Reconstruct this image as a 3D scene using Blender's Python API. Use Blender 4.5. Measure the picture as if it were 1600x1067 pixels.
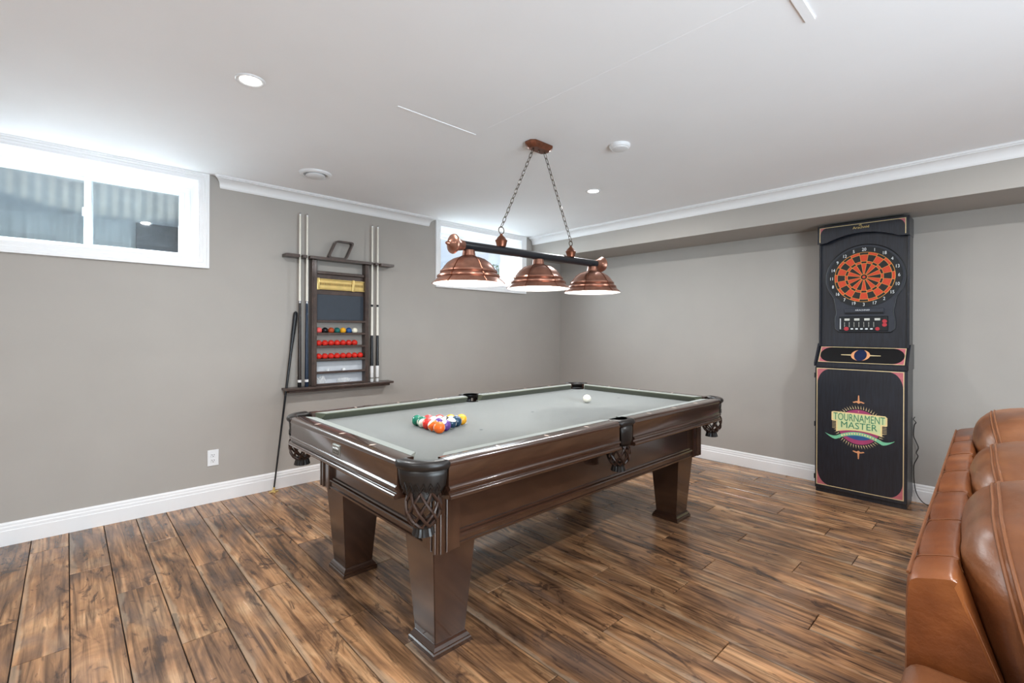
import bpy, bmesh, math, random
from mathutils import Vector, Matrix
PI = math.pi
random.seed(7)
scene = bpy.context.scene
for o in list(bpy.data.objects):
    bpy.data.objects.remove(o, do_unlink=True)
C = scene.collection

# ---------------------------------------------------------------- camera
YW, XW, ZC = 4.058, 4.680, 2.41          # window wall, dart wall, ceiling height
X0, Y0 = -2.2, -2.4                      # walls behind the viewer
cam_d = bpy.data.cameras.new('camera')
cam_d.sensor_width = 36.0
cam_d.lens = 36.0 * 739.0 / 1600.0
cam_d.shift_y = -16.2 / 1600.0
cam_d.clip_start = 0.02
cam = bpy.data.objects.new('camera', cam_d)
C.objects.link(cam)
cam.matrix_world = (Matrix.Translation((0, 0, 1.272)) @ Matrix.Rotation(math.radians(46.73 - 90), 4, 'Z')
                    @ Matrix.Rotation(PI / 2, 4, 'X') @ Matrix.Rotation(math.radians(0.27), 4, 'Z'))
scene.camera = cam

# ---------------------------------------------------------------- view, world, sun, daylight, added fill
scene.view_settings.view_transform = 'Standard'
scene.view_settings.look = 'None'
scene.view_settings.gamma = 1.0
scene.view_settings.use_curve_mapping = False
scene.view_settings.exposure = 0.38
scene.cycles.use_denoising = True
scene.cycles.max_bounces = 10
scene.cycles.diffuse_bounces = 6
scene.cycles.glossy_bounces = 4
scene.cycles.transparent_max_bounces = 12
scene.cycles.caustics_reflective = False
scene.cycles.caustics_refractive = False

world = bpy.data.worlds.new('sky'); scene.world = world
world.use_nodes = True
wn = world.node_tree; wn.nodes.clear()
w_out = wn.nodes.new('ShaderNodeOutputWorld'); w_bg = wn.nodes.new('ShaderNodeBackground')
w_tc = wn.nodes.new('ShaderNodeTexCoord'); w_no = wn.nodes.new('ShaderNodeTexNoise'); w_cr = wn.nodes.new('ShaderNodeValToRGB')
w_no.inputs['Scale'].default_value = 4.0; w_no.inputs['Detail'].default_value = 6
w_cr.color_ramp.elements[0].position = 0.42; w_cr.color_ramp.elements[0].color = (0.42, 0.58, 0.86, 1)
w_cr.color_ramp.elements[1].position = 0.66; w_cr.color_ramp.elements[1].color = (0.92, 0.95, 1.0, 1)
wn.links.new(w_tc.outputs['Generated'], w_no.inputs['Vector'])
wn.links.new(w_no.outputs['Fac'], w_cr.inputs['Fac'])
wn.links.new(w_cr.outputs['Color'], w_bg.inputs['Color'])
w_bg.inputs['Strength'].default_value = 0.95
wn.links.new(w_bg.outputs['Background'], w_out.inputs['Surface'])


def lamp(name, kind, loc, energy, color=(1, 1, 1), rot=None, size=None, size_y=None, radius=None, angle=None, spread=None):
    d = bpy.data.lights.new(name, kind); d.energy = energy; d.color = color
    if kind == 'AREA':
        if size_y: d.shape = 'RECTANGLE'; d.size_y = size_y
        else: d.shape = 'DISK'
        d.size = size
        if spread: d.spread = spread
    if radius is not None: d.shadow_soft_size = radius
    if angle is not None: d.angle = angle
    o = bpy.data.objects.new(name, d); C.objects.link(o); o.location = loc
    if rot is not None: o.rotation_euler = rot
    return o


def aim(direction):
    return Vector(direction).to_track_quat('-Z', 'Y').to_euler()


lamp('sun', 'SUN', (0, -4, 8), 0.9, (1.0, 0.90, 0.70), aim((0.35, 0.62, -0.88)), angle=0.02)
W_DAY = (0.84, 0.95, 1.0)
for xw, en in ((0.106, 10.0), (3.385, 10.0)):
    for dx in (-0.275, 0.275):
        lamp('daylight_window_pane', 'AREA', (xw + dx, 4.352, 2.075), en, W_DAY, aim((0.08, -1, -0.75)), 0.46, 0.42, spread=math.radians(125))
lamp('added_rear_fill', 'AREA', (0.8, Y0 + 0.05, 1.05), 150, (0.81, 0.94, 1.03), aim((0.0, 1, 0.50)), 1.9, 1.9)  # fill lamp added behind the viewer to brighten the room

# ---------------------------------------------------------------- materials
MATS = {}


def nodes_of(m):
    m.use_nodes = True
    return m.node_tree.nodes, m.node_tree.links, m.node_tree.nodes['Principled BSDF']


def mat(name, col, rough=0.5, metal=0.0, spec=0.5, var=0.08, vscale=20.0, bump=0.0, bscale=200.0, stretch=None,
        coat=0.0, emit=None, estr=0.0, trans=0.0, alpha=1.0, ior=1.45):
    """plain procedural material: base colour broken up by noise, optional fine bump"""
    if name in MATS: return MATS[name]
    m = bpy.data.materials.new(name); N, L, P = nodes_of(m)
    P.inputs['Roughness'].default_value = rough; P.inputs['Metallic'].default_value = metal
    P.inputs['Specular IOR Level'].default_value = spec
    P.inputs['Coat Weight'].default_value = coat
    P.inputs['IOR'].default_value = ior
    P.inputs['Transmission Weight'].default_value = trans
    P.inputs['Alpha'].default_value = alpha
    tc = N.new('ShaderNodeTexCoord'); mp = N.new('ShaderNodeMapping'); no = N.new('ShaderNodeTexNoise')
    if stretch: mp.inputs['Scale'].default_value = stretch
    no.inputs['Scale'].default_value = vscale; no.inputs['Detail'].default_value = 4
    L.new(tc.outputs['Object'], mp.inputs['Vector']); L.new(mp.outputs['Vector'], no.inputs['Vector'])
    cr = N.new('ShaderNodeValToRGB')
    lo = [max(0, c * (1 - var)) for c in col]; hi = [min(1, c * (1 + var)) for c in col]
    cr.color_ramp.elements[0].position = 0.3; cr.color_ramp.elements[0].color = (*lo, 1)
    cr.color_ramp.elements[1].position = 0.7; cr.color_ramp.elements[1].color = (*hi, 1)
    L.new(no.outputs['Fac'], cr.inputs['Fac']); L.new(cr.outputs['Color'], P.inputs['Base Color'])
    if bump:
        nb = N.new('ShaderNodeTexNoise'); nb.inputs['Scale'].default_value = bscale; nb.inputs['Detail'].default_value = 3
        L.new(mp.outputs['Vector'], nb.inputs['Vector'])
        b = N.new('ShaderNodeBump'); b.inputs['Strength'].default_value = bump; b.inputs['Distance'].default_value = 0.002
        L.new(nb.outputs['Fac'], b.inputs['Height']); L.new(b.outputs['Normal'], P.inputs['Normal'])
    if emit:
        P.inputs['Emission Color'].default_value = (*emit, 1); P.inputs['Emission Strength'].default_value = estr
    MATS[name] = m
    return m


def srgb(r, g, b):
    f = lambda c: (c / 255 / 12.92) if c <= 10 else ((c / 255 + 0.055) / 1.055) ** 2.4
    return (f(r), f(g), f(b))


def ramp(N, stops):
    cr = N.new('ShaderNodeValToRGB'); e = cr.color_ramp.elements
    while len(e) < len(stops): e.new(0.5)
    for i, (p, c) in enumerate(stops):
        e[i].position = p; e[i].color = (*c, 1)
    return cr


def mixrgb(N, L, a, b, fac, mode='MIX'):
    mx = N.new('ShaderNodeMix'); mx.data_type = 'RGBA'; mx.blend_type = mode
    for sock, v in ((mx.inputs[6], a), (mx.inputs[7], b), (mx.inputs[0], fac)):
        if hasattr(v, 'is_output'): L.new(v, sock)
        elif isinstance(v, (int, float)): sock.default_value = v
        else: sock.default_value = (*v, 1)
    return mx.outputs[2]


def floor_wood():
    m = bpy.data.materials.new('hand_scraped_laminate'); N, L, P = nodes_of(m)
    geo = N.new('ShaderNodeNewGeometry'); oi = N.new('ShaderNodeObjectInfo')
    off = N.new('ShaderNodeVectorMath'); off.operation = 'SCALE'; off.inputs[0].default_value = (31.0, 57.0, 0)
    L.new(oi.outputs['Random'], off.inputs['Scale'])
    add = N.new('ShaderNodeVectorMath'); add.operation = 'ADD'
    L.new(geo.outputs['Position'], add.inputs[0]); L.new(off.outputs[0], add.inputs[1])

    def noise(sc, scale, detail=5, dist=0.0, rough=0.55):
        mp = N.new('ShaderNodeMapping'); mp.inputs['Scale'].default_value = sc
        L.new(add.outputs[0], mp.inputs['Vector'])
        n = N.new('ShaderNodeTexNoise'); n.inputs['Scale'].default_value = scale; n.inputs['Detail'].default_value = detail
        n.inputs['Distortion'].default_value = dist; n.inputs['Roughness'].default_value = rough
        L.new(mp.outputs['Vector'], n.inputs['Vector'])
        return n.outputs['Fac']
    tone = noise((5.0, 1.5, 1), 1.0, 5, 1.4)
    base = ramp(N, [(0.28, srgb(80, 60, 48)), (0.41, srgb(124, 91, 66)), (0.54, srgb(162, 120, 85)), (0.74, srgb(196, 158, 120))])
    L.new(tone, base.inputs['Fac'])
    grain = noise((34.0, 1.5, 1), 1.0, 6, 1.1, 0.62)
    gr = ramp(N, [(0.36, (0.20, 0.18, 0.175)), (0.47, (0.74, 0.73, 0.72)), (0.64, (1.45, 1.42, 1.36))])
    L.new(grain, gr.inputs['Fac'])
    c1 = mixrgb(N, L, base.outputs['Color'], gr.outputs['Color'], 0.82, 'MULTIPLY')
    knots = noise((9.0, 3.2, 1), 1.0, 4, 2.6, 0.6)
    kr = ramp(N, [(0.33, (1, 1, 1)), (0.43, (0, 0, 0))]); L.new(knots, kr.inputs['Fac'])
    kf = N.new('ShaderNodeMath'); kf.operation = 'MULTIPLY'; kf.inputs[1].default_value = 0.8
    L.new(kr.outputs['Color'], kf.inputs[0])
    c2 = mixrgb(N, L, c1, srgb(56, 40, 33), kf.outputs[0])
    smoke = noise((3.0, 1.4, 1), 1.3, 4, 0.8)
    sr = ramp(N, [(0.50, (0, 0, 0)), (0.68, (1, 1, 1))]); L.new(smoke, sr.inputs['Fac'])
    sf = N.new('ShaderNodeMath'); sf.operation = 'MULTIPLY'; sf.inputs[1].default_value = 0.55
    L.new(sr.outputs['Color'], sf.inputs[0])
    c3 = mixrgb(N, L, c2, srgb(108, 92, 84), sf.outputs[0])
    # pale sapwood along one edge of some planks
    tco = N.new('ShaderNodeTexCoord'); sx = N.new('ShaderNodeSeparateXYZ'); L.new(tco.outputs['Object'], sx.inputs[0])
    wob = noise((1, 2.6, 1), 1.0, 4, 0.4)
    lim = N.new('ShaderNodeMath'); lim.operation = 'MULTIPLY_ADD'; lim.inputs[1].default_value = 0.11; lim.inputs[2].default_value = -0.036
    L.new(wob, lim.inputs[0])
    df = N.new('ShaderNodeMath'); df.operation = 'SUBTRACT'; L.new(lim.outputs[0], df.inputs[0]); L.new(sx.outputs['X'], df.inputs[1])
    sm_ = N.new('ShaderNodeMapRange'); sm_.inputs['From Min'].default_value = 0.0; sm_.inputs['From Max'].default_value = 0.010; sm_.inputs['To Max'].default_value = 0.30
    L.new(df.outputs[0], sm_.inputs['Value'])
    pick = N.new('ShaderNodeMath'); pick.operation = 'FRACT'; pk2 = N.new('ShaderNodeMath'); pk2.operation = 'MULTIPLY'; pk2.inputs[1].default_value = 7.31
    L.new(oi.outputs['Random'], pk2.inputs[0]); L.new(pk2.outputs[0], pick.inputs[0])
    pg = N.new('ShaderNodeMath'); pg.operation = 'GREATER_THAN'; pg.inputs[1].default_value = 0.55; L.new(pick.outputs[0], pg.inputs[0])
    sfac = N.new('ShaderNodeMath'); sfac.operation = 'MULTIPLY'; L.new(sm_.outputs[0], sfac.inputs[0]); L.new(pg.outputs[0], sfac.inputs[1])
    c3 = mixrgb(N, L, c3, srgb(196, 174, 148), sfac.outputs[0])
    # per-plank brightness
    pr = N.new('ShaderNodeMapRange'); pr.inputs['To Min'].default_value = 0.82; pr.inputs['To Max'].default_value = 1.14
    L.new(oi.outputs['Random'], pr.inputs['Value'])
    hsv = N.new('ShaderNodeHueSaturation'); L.new(pr.outputs[0], hsv.inputs['Value']); L.new(c3, hsv.inputs['Color'])
    L.new(hsv.outputs['Color'], P.inputs['Base Color'])
    rr = N.new('ShaderNodeMapRange'); rr.inputs['To Min'].default_value = 0.17; rr.inputs['To Max'].default_value = 0.32
    L.new(grain, rr.inputs['Value']); L.new(rr.outputs[0], P.inputs['Roughness'])
    b = N.new('ShaderNodeBump'); b.inputs['Strength'].default_value = 0.25; b.inputs['Distance'].default_value = 0.0015
    L.new(grain, b.inputs['Height']); L.new(b.outputs['Normal'], P.inputs['Normal'])
    P.inputs['Specular IOR Level'].default_value = 0.5
    MATS['floor'] = m
    return m


def dark_wood(name, a, b, axis=(1, 1, 1), rough=0.24, coat=0.8):
    m = bpy.data.materials.new(name); N, L, P = nodes_of(m)
    tc = N.new('ShaderNodeTexCoord'); mp = N.new('ShaderNodeMapping'); mp.inputs['Scale'].default_value = axis
    L.new(tc.outputs['Object'], mp.inputs['Vector'])
    n = N.new('ShaderNodeTexNoise'); n.inputs['Scale'].default_value = 6; n.inputs['Detail'].default_value = 7; n.inputs['Distortion'].default_value = 0.6
    L.new(mp.outputs['Vector'], n.inputs['Vector'])
    cr = ramp(N, [(0.3, a), (0.7, b)]); L.new(n.outputs['Fac'], cr.inputs['Fac']); L.new(cr.outputs['Color'], P.inputs['Base Color'])
    P.inputs['Coat IOR'].default_value = 1.8
    P.inputs['Roughness'].default_value = rough; P.inputs['Coat Weight'].default_value = coat; P.inputs['Coat Roughness'].default_value = 0.12
    MATS[name] = m
    return m


def leather(name, a, b, c, rough=0.30):
    m = bpy.data.materials.new(name); N, L, P = nodes_of(m)
    tc = N.new('ShaderNodeTexCoord')
    n = N.new('ShaderNodeTexNoise'); n.inputs['Scale'].default_value = 4.5; n.inputs['Detail'].default_value = 6; n.inputs['Distortion'].default_value = 0.5
    L.new(tc.outputs['Object'], n.inputs['Vector'])
    cr = ramp(N, [(0.30, a), (0.52, b), (0.74, c)]); L.new(n.outputs['Fac'], cr.inputs['Fac'])
    # pale scratches
    mp = N.new('ShaderNodeMapping'); mp.inputs['Rotation'].default_value = (0.4, 0.9, 0.6); mp.inputs['Scale'].default_value = (60, 5, 5)
    L.new(tc.outputs['Object'], mp.inputs['Vector'])
    s = N.new('ShaderNodeTexNoise'); s.inputs['Scale'].default_value = 1.0; s.inputs['Detail'].default_value = 2; s.inputs['Distortion'].default_value = 1.5
    L.new(mp.outputs['Vector'], s.inputs['Vector'])
    sr = ramp(N, [(0.74, (0, 0, 0)), (0.80, (0.5, 0.5, 0.5))]); L.new(s.outputs['Fac'], sr.inputs['Fac'])
    col = mixrgb(N, L, cr.outputs['Color'], srgb(205, 150, 105), sr.outputs['Color'])
    L.new(col, P.inputs['Base Color'])
    v = N.new('ShaderNodeTexVoronoi'); v.inputs['Scale'].default_value = 260
    L.new(tc.outputs['Object'], v.inputs['Vector'])
    n2 = N.new('ShaderNodeTexNoise'); n2.inputs['Scale'].default_value = 14; n2.inputs['Detail'].default_value = 4
    mp2 = N.new('ShaderNodeMapping'); mp2.inputs['Scale'].default_value = (0.5, 1.6, 2.2); L.new(tc.outputs['Object'], mp2.inputs['Vector']); L.new(mp2.outputs['Vector'], n2.inputs['Vector'])
    b1 = N.new('ShaderNodeBump'); b1.inputs['Strength'].default_value = 0.12; b1.inputs['Distance'].default_value = 0.0008
    L.new(v.outputs['Distance'], b1.inputs['Height'])
    b2 = N.new('ShaderNodeBump'); b2.inputs['Strength'].default_value = 0.22; b2.inputs['Distance'].default_value = 0.012
    L.new(n2.outputs['Fac'], b2.inputs['Height']); L.new(b1.outputs['Normal'], b2.inputs['Normal'])
    L.new(b2.outputs['Normal'], P.inputs['Normal'])
    rr = N.new('ShaderNodeMapRange'); rr.inputs['To Min'].default_value = rough - 0.07; rr.inputs['To Max'].default_value = rough + 0.12
    L.new(n.outputs['Fac'], rr.inputs['Value']); L.new(rr.outputs[0], P.inputs['Roughness'])
    MATS[name] = m
    return m


def glass(name):
    m = bpy.data.materials.new(name); m.use_nodes = True; N = m.node_tree.nodes; L = m.node_tree.links; N.clear()
    o = N.new('ShaderNodeOutputMaterial'); t = N.new('ShaderNodeBsdfTransparent'); g = N.new('ShaderNodeBsdfGlossy'); mx = N.new('ShaderNodeMixShader')
    g.inputs['Roughness'].default_value = 0.02; t.inputs['Color'].default_value = (0.93, 0.96, 0.97, 1)
    tc = N.new('ShaderNodeTexCoord'); n = N.new('ShaderNodeTexNoise'); n.inputs['Scale'].default_value = 40
    L.new(tc.outputs['Object'], n.inputs['Vector'])
    r = N.new('ShaderNodeMapRange'); r.inputs['To Min'].default_value = 0.05; r.inputs['To Max'].default_value = 0.10
    L.new(n.outputs['Fac'], r.inputs['Value']); L.new(r.outputs[0], mx.inputs['Fac'])
    L.new(t.outputs[0], mx.inputs[1]); L.new(g.outputs[0], mx.inputs[2]); L.new(mx.outputs[0], o.inputs['Surface'])
    MATS[name] = m
    return m


WALL = mat('greige_wall_paint', srgb(166, 161, 155), 0.62, var=0.02, vscale=3, bump=0.06, bscale=320, spec=0.35)
CEIL = mat('white_ceiling_paint', srgb(244, 245, 247), 0.8, var=0.01, vscale=3, bump=0.08, bscale=220, spec=0.2)
TRIM = mat('white_trim_paint', srgb(234, 234, 235), 0.38, var=0.01, vscale=5)
VINYL = mat('white_vinyl', srgb(230, 231, 233), 0.32, var=0.01, vscale=8)
FLOOR = floor_wood()
UNDER = mat('dark_floor_underlay', srgb(30, 23, 20), 0.8, var=0.2)  # dark brown board that shows in the plank gaps
ESP = dark_wood('espresso_wood', srgb(52, 33, 24), srgb(64, 41, 30), (6, 6, 0.7))
ESPX = dark_wood('espresso_wood_long_grain', srgb(50, 32, 23), srgb(64, 41, 30), (1.0, 8, 8))
RACKW = dark_wood('dark_rack_wood', srgb(58, 46, 42), srgb(82, 66, 59), (3, 9, 3), 0.35, 0.1)
CLOTH = mat('light_olive_grey_baize', srgb(97, 99, 95), 0.95, var=0.02, vscale=60, bump=0.15, bscale=900, spec=0.1)
CUSH = mat('shade_darkened_olive_cushion_cloth', srgb(92, 96, 80), 0.95, var=0.04, vscale=60, bump=0.15, bscale=900, spec=0.1)  # base darkened to paint in the shade on the undercut cushion faces
for m_, w_ in ((CLOTH, 0.6), (CUSH, 1.0)):
    P_ = m_.node_tree.nodes['Principled BSDF']
    P_.inputs['Sheen Weight'].default_value = w_; P_.inputs['Sheen Roughness'].default_value = 0.35
    P_.inputs['Sheen Tint'].default_value = (1.0, 1.0, 1.0, 1)
BLKL = mat('black_pocket_leather', srgb(34, 30, 28), 0.36, var=0.2, vscale=18, bump=0.15, bscale=300)
NETL = mat('dark_brown_net_leather', srgb(58, 40, 32), 0.32, var=0.25, vscale=40)
PEARL = mat('pearl_sight', srgb(224, 205, 190), 0.25, var=0.05)
PLATE = mat('pewter_nameplate', srgb(150, 148, 140), 0.35, 0.7, var=0.1)
PLATED = mat('nameplate_recess', srgb(72, 70, 64), 0.5, 0.4, var=0.1)
COPPER = mat('antique_copper', srgb(158, 112, 94), 0.28, 0.8, var=0.18, vscale=30)
COPPERD = mat('dark_copper', srgb(134, 86, 66), 0.33, 0.85, var=0.2, vscale=40)
CHAIN = mat('bronze_chain', srgb(88, 74, 62), 0.4, 0.8, var=0.2, vscale=40)
RODM = mat('black_powdercoat', srgb(28, 30, 34), 0.3, var=0.1, vscale=60)
ENAMEL = mat('white_enamel_reflector', srgb(245, 245, 245), 0.35, var=0.01)
BULB = mat('lit_bulb', (1, 1, 1), 0.4, var=0.0, emit=(1.0, 0.97, 0.93), estr=6.0)
LED = mat('lit_downlight_lens', (1, 1, 1), 0.4, var=0.0, emit=(1.0, 0.95, 0.86), estr=9.0)
BLKW = dark_wood('black_stained_wood', srgb(15, 18, 25), srgb(29, 34, 45), (14, 14, 1.2), 0.33, 0.2)
BLKP = mat('charcoal_plastic', srgb(46, 49, 57), 0.45, var=0.08, vscale=30)
BLACK = mat('black_print', srgb(14, 14, 16), 0.4, var=0.1)
BLKRING = mat('black_number_ring', srgb(24, 27, 30), 0.4, var=0.1)
GOLDP = mat('cream_gold_print', srgb(205, 184, 140), 0.45, var=0.06)
PINKP = mat('dusty_rose_print', srgb(176, 96, 104), 0.45, var=0.12, vscale=50)
MAGP = mat('magenta_print', srgb(160, 62, 104), 0.45, var=0.08)
BLUEP = mat('blue_print', srgb(46, 84, 134), 0.45, var=0.1)
NAVYP = mat('navy_print', srgb(20, 32, 66), 0.45, var=0.2, vscale=60)
MINTP = mat('mint_print', srgb(118, 190, 150), 0.45, var=0.08)
CREAMP = mat('cream_print', srgb(232, 208, 150), 0.45, var=0.06)
ORANP = mat('orange_print', srgb(214, 148, 104), 0.45, var=0.1)
TEALT = mat('green_lettering', srgb(66, 132, 100), 0.45, var=0.12, vscale=90)
REDSEG = mat('red_dart_segment', srgb(196, 66, 36), 0.4, var=0.1, vscale=300)
BLKSEG = mat('black_dart_segment', srgb(30, 28, 26), 0.4, var=0.15, vscale=300)
SPIDER = mat('yellow_spider', srgb(220, 160, 84), 0.4, var=0.08)
WHITEP = mat('white_print', srgb(225, 228, 230), 0.45, var=0.03)
REDP = mat('red_button', srgb(170, 50, 58), 0.4, var=0.1)
GREYL = mat('grey_light_window', srgb(196, 196, 188), 0.4, var=0.05)
BRASS = mat('polished_brass', srgb(220, 192, 122), 0.3, 0.35, var=0.08)
BRASSD = mat('brass_engraving', srgb(120, 92, 42), 0.4, 0.5, var=0.1)
SLATE = mat('blackboard_slate', srgb(52, 60, 70), 0.5, var=0.06)
PALEB = mat('pale_grey_back_panel', srgb(196, 200, 206), 0.4, var=0.03)
CUEW = mat('pale_maple_shaft', srgb(232, 228, 216), 0.3, var=0.03)
CUEK = mat('black_cue_lacquer', srgb(24, 24, 27), 0.25, var=0.2)
CUEN = mat('navy_cue_lacquer', srgb(28, 42, 62), 0.25, var=0.2)
CUEB = mat('dark_brown_cue_lacquer', srgb(44, 37, 34), 0.25, var=0.2)
CUEBW = mat('white_butt_sleeve', srgb(236, 236, 236), 0.3, var=0.02)
CHROME = mat('chrome', srgb(190, 190, 195), 0.2, 1.0, var=0.03)
CLEAR = mat('clear_plastic', (0.95, 0.97, 0.98), 0.12, var=0.02, alpha=0.35, coat=0.5)
LEATH = leather('cognac_leather', srgb(70, 35, 16), srgb(108, 57, 26), srgb(138, 80, 39))
LEATHC = leather('cognac_cushion_leather', srgb(84, 48, 28), srgb(112, 67, 38), srgb(140, 89, 50), 0.32)
STITCH = mat('tan_piping', srgb(118, 72, 42), 0.45, var=0.1)
STEEL = mat('galvanized_corrugated_steel', srgb(196, 205, 208), 0.5, 0.1, var=0.1, vscale=9)
GRAVEL = mat('well_gravel', srgb(128, 124, 116), 0.9, var=0.4, vscale=40)
DKPANEL = mat('dark_grey_panel', srgb(70, 82, 92), 0.6, var=0.15, vscale=25)  # dark blue-grey with random tone variation
LEAF = mat('green_leaf', srgb(88, 132, 62), 0.5, var=0.35, vscale=3)
BARK = mat('bark', srgb(92, 76, 60), 0.9, var=0.2)
LAWN = mat('lawn', srgb(88, 112, 62), 0.9, var=0.3, vscale=6)
SOCKET = mat('outlet_slot', srgb(60, 58, 56), 0.5, var=0.1)
GREYPL = mat('grey_plastic', srgb(176, 178, 180), 0.5, var=0.03)  # plain grey for the vent throat and the side legend
GLASS = glass('window_glass')
CORDM = mat('black_cord_rubber', srgb(34, 32, 32), 0.5, var=0.1)
FELTTIP = mat('leather_cue_tip', srgb(70, 66, 64), 0.8, var=0.1)


# ---------------------------------------------------------------- geometry helpers
class MB:
    """collects shapes in one bmesh; build() links them as one mesh object"""
    def __init__(s): s.bm = bmesh.new()

    def box(s, lo, hi, bev=0.0, seg=1, m=None):
        lo = Vector(lo); hi = Vector(hi)
        r = bmesh.ops.create_cube(s.bm, size=1.0)
        M = Matrix.Translation((lo + hi) / 2) @ Matrix.Diagonal((*(hi - lo), 1))
        if m is not None: M = m @ M
        bmesh.ops.transform(s.bm, matrix=M, verts=r['verts'])
        if bev:
            es = list({e for v in r['verts'] for e in v.link_edges})
            bmesh.ops.bevel(s.bm, geom=es, offset=bev, segments=seg, profile=0.5, affect='EDGES')
        return s

    def face(s, pts):
        return s.bm.faces.new([s.bm.verts.new(p) for p in pts])

    def loft(s, rings, closed=True, cap=True):
        vs = [[s.bm.verts.new(p) for p in r] for r in rings]
        n = len(vs[0])
        for a, b in zip(vs, vs[1:]):
            for i in range(n if closed else n - 1):
                j = (i + 1) % n
                s.bm.faces.new((a[i], a[j], b[j], b[i]))
        if cap and closed:
            s.bm.faces.new(list(reversed(vs[0]))); s.bm.faces.new(vs[-1])
        return s

    def prism(s, pts, f0, f1):
        """pts: 2D outline; f0/f1 map (a,b) -> 3D for the two ends"""
        return s.loft([[f0(a, b) for a, b in pts], [f1(a, b) for a, b in pts]])

    def tube(s, path, r, seg=8, closed=False, cap=True):
        P = [Vector(p) for p in path]; n = len(P)
        rad = r if isinstance(r, (list, tuple)) else [r] * n
        rings = []; up = None
        for i in range(n):
            if closed: t = P[(i + 1) % n] - P[i - 1]
            else: t = P[min(i + 1, n - 1)] - P[max(i - 1, 0)]
            t.normalize()
            if up is None:
                up = Vector((0, 0, 1)) if abs(t.z) < 0.9 else Vector((1, 0, 0))
            a = t.cross(up)
            if a.length < 1e-5: a = t.cross(Vector((0, 1, 0)))
            a.normalize(); b = a.cross(t); up = b
            rings.append([P[i] + (a * math.cos(2 * PI * k / seg) + b * math.sin(2 * PI * k / seg)) * rad[i] for k in range(seg)])
        if closed:
            rings.append(rings[0])
            vs = [[s.bm.verts.new(p) for p in r_] for r_ in rings[:-1]]; vs.append(vs[0])
            for A, B in zip(vs, vs[1:]):
                for k in range(seg):
                    j = (k + 1) % seg
                    s.bm.faces.new((A[k], A[j], B[j], B[k]))
            return s
        return s.loft(rings, cap=cap)

    def lathe(s, prof, seg=24, c=(0, 0, 0), axis='Z', cap=True):
        rings = []
        for r, h in prof:
            ring = []
            for k in range(seg):
                a = 2 * PI * k / seg; x, y = r * math.cos(a), r * math.sin(a)
                p = {'Z': (x, y, h), 'X': (h, x, y), 'Y': (y, h, x)}[axis]
                ring.append(Vector(p) + Vector(c))
            rings.append(ring)
        return s.loft(rings, cap=cap)

    def sphere(s, r, c=(0, 0, 0), u=24, v=14, sc=(1, 1, 1)):
        res = bmesh.ops.create_uvsphere(s.bm, u_segments=u, v_segments=v, radius=r)
        bmesh.ops.transform(s.bm, matrix=Matrix.Translation(c) @ Matrix.Diagonal((*sc, 1)), verts=res['verts'])
        return s

    def mesh(s, name, smooth=False, angle=None):
        bmesh.ops.recalc_face_normals(s.bm, faces=s.bm.faces)
        me = bpy.data.meshes.new(name); s.bm.to_mesh(me); s.bm.free()
        if smooth:
            me.polygons.foreach_set('use_smooth', [True] * len(me.polygons))
            if angle: me.set_sharp_from_angle(angle=math.radians(angle))
        return me

    def build(s, name, material, parent=None, smooth=False, angle=35, loc=(0, 0, 0), rot=None):
        return link(name, s.mesh(name, smooth, angle), material, parent, loc, rot)


def link(name, me, material, parent=None, loc=(0, 0, 0), rot=None):
    if material is not None and len(me.materials) == 0: me.materials.append(material)
    o = bpy.data.objects.new(name, me); C.objects.link(o); o.location = loc
    if rot is not None: o.rotation_euler = rot
    if parent is not None: o.parent = parent
    return o


def thing(name, label, cat, loc=(0, 0, 0), rotz=0.0, group=None, rot=None):
    o = bpy.data.objects.new(name, None); C.objects.link(o); o.empty_display_size = 0.05
    o.location = loc; o.rotation_euler = rot if rot is not None else (0, 0, rotz)
    return tag(o, label, cat, group)


def tag(o, label, cat, group=None):
    o['label'] = label; o['category'] = cat
    if group: o['group'] = group
    return o


def struct(o, label=None):
    o['kind'] = 'structure'
    if label: o['label'] = label
    return o


def text_mesh(txt, size, extr=0.0004, font_scale=(1, 1), bold=0.0):
    cu = bpy.data.curves.new('lettering', 'FONT'); cu.body = txt; cu.size = size; cu.extrude = extr; cu.offset = bold
    cu.align_x = 'CENTER'; cu.align_y = 'CENTER'; cu.resolution_u = 3
    ob = bpy.data.objects.new('lettering', cu); C.objects.link(ob)
    dg = bpy.context.evaluated_depsgraph_get(); dg.update()
    me = bpy.data.meshes.new_from_object(ob.evaluated_get(dg))
    bpy.data.objects.remove(ob, do_unlink=True); bpy.data.curves.remove(cu)
    me.transform(Matrix.Diagonal((font_scale[0], font_scale[1], 1, 1)))
    return me


def front_text(name, txt, size, parent, material, x, y, z, sc=(1, 1), tilt=0.0, extr=0.0004, spin=0.0, bold=0.0):
    """lettering on a face that looks towards -Y of its parent"""
    me = text_mesh(txt, size, extr, sc, bold)
    o = link(name, me, None, parent)
    me.materials.clear(); me.materials.append(material)
    o.matrix_local = Matrix.Translation((x, y, z)) @ Matrix.Rotation(PI / 2 + tilt, 4, 'X') @ Matrix.Rotation(spin, 4, 'Z')
    return o


def arc(cx, cy, r, a0, a1, n, ry=None):
    ry = r if ry is None else ry
    return [(cx + r * math.cos(math.radians(a0 + (a1 - a0) * i / n)), cy + ry * math.sin(math.radians(a0 + (a1 - a0) * i / n))) for i in range(n + 1)]


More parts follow.
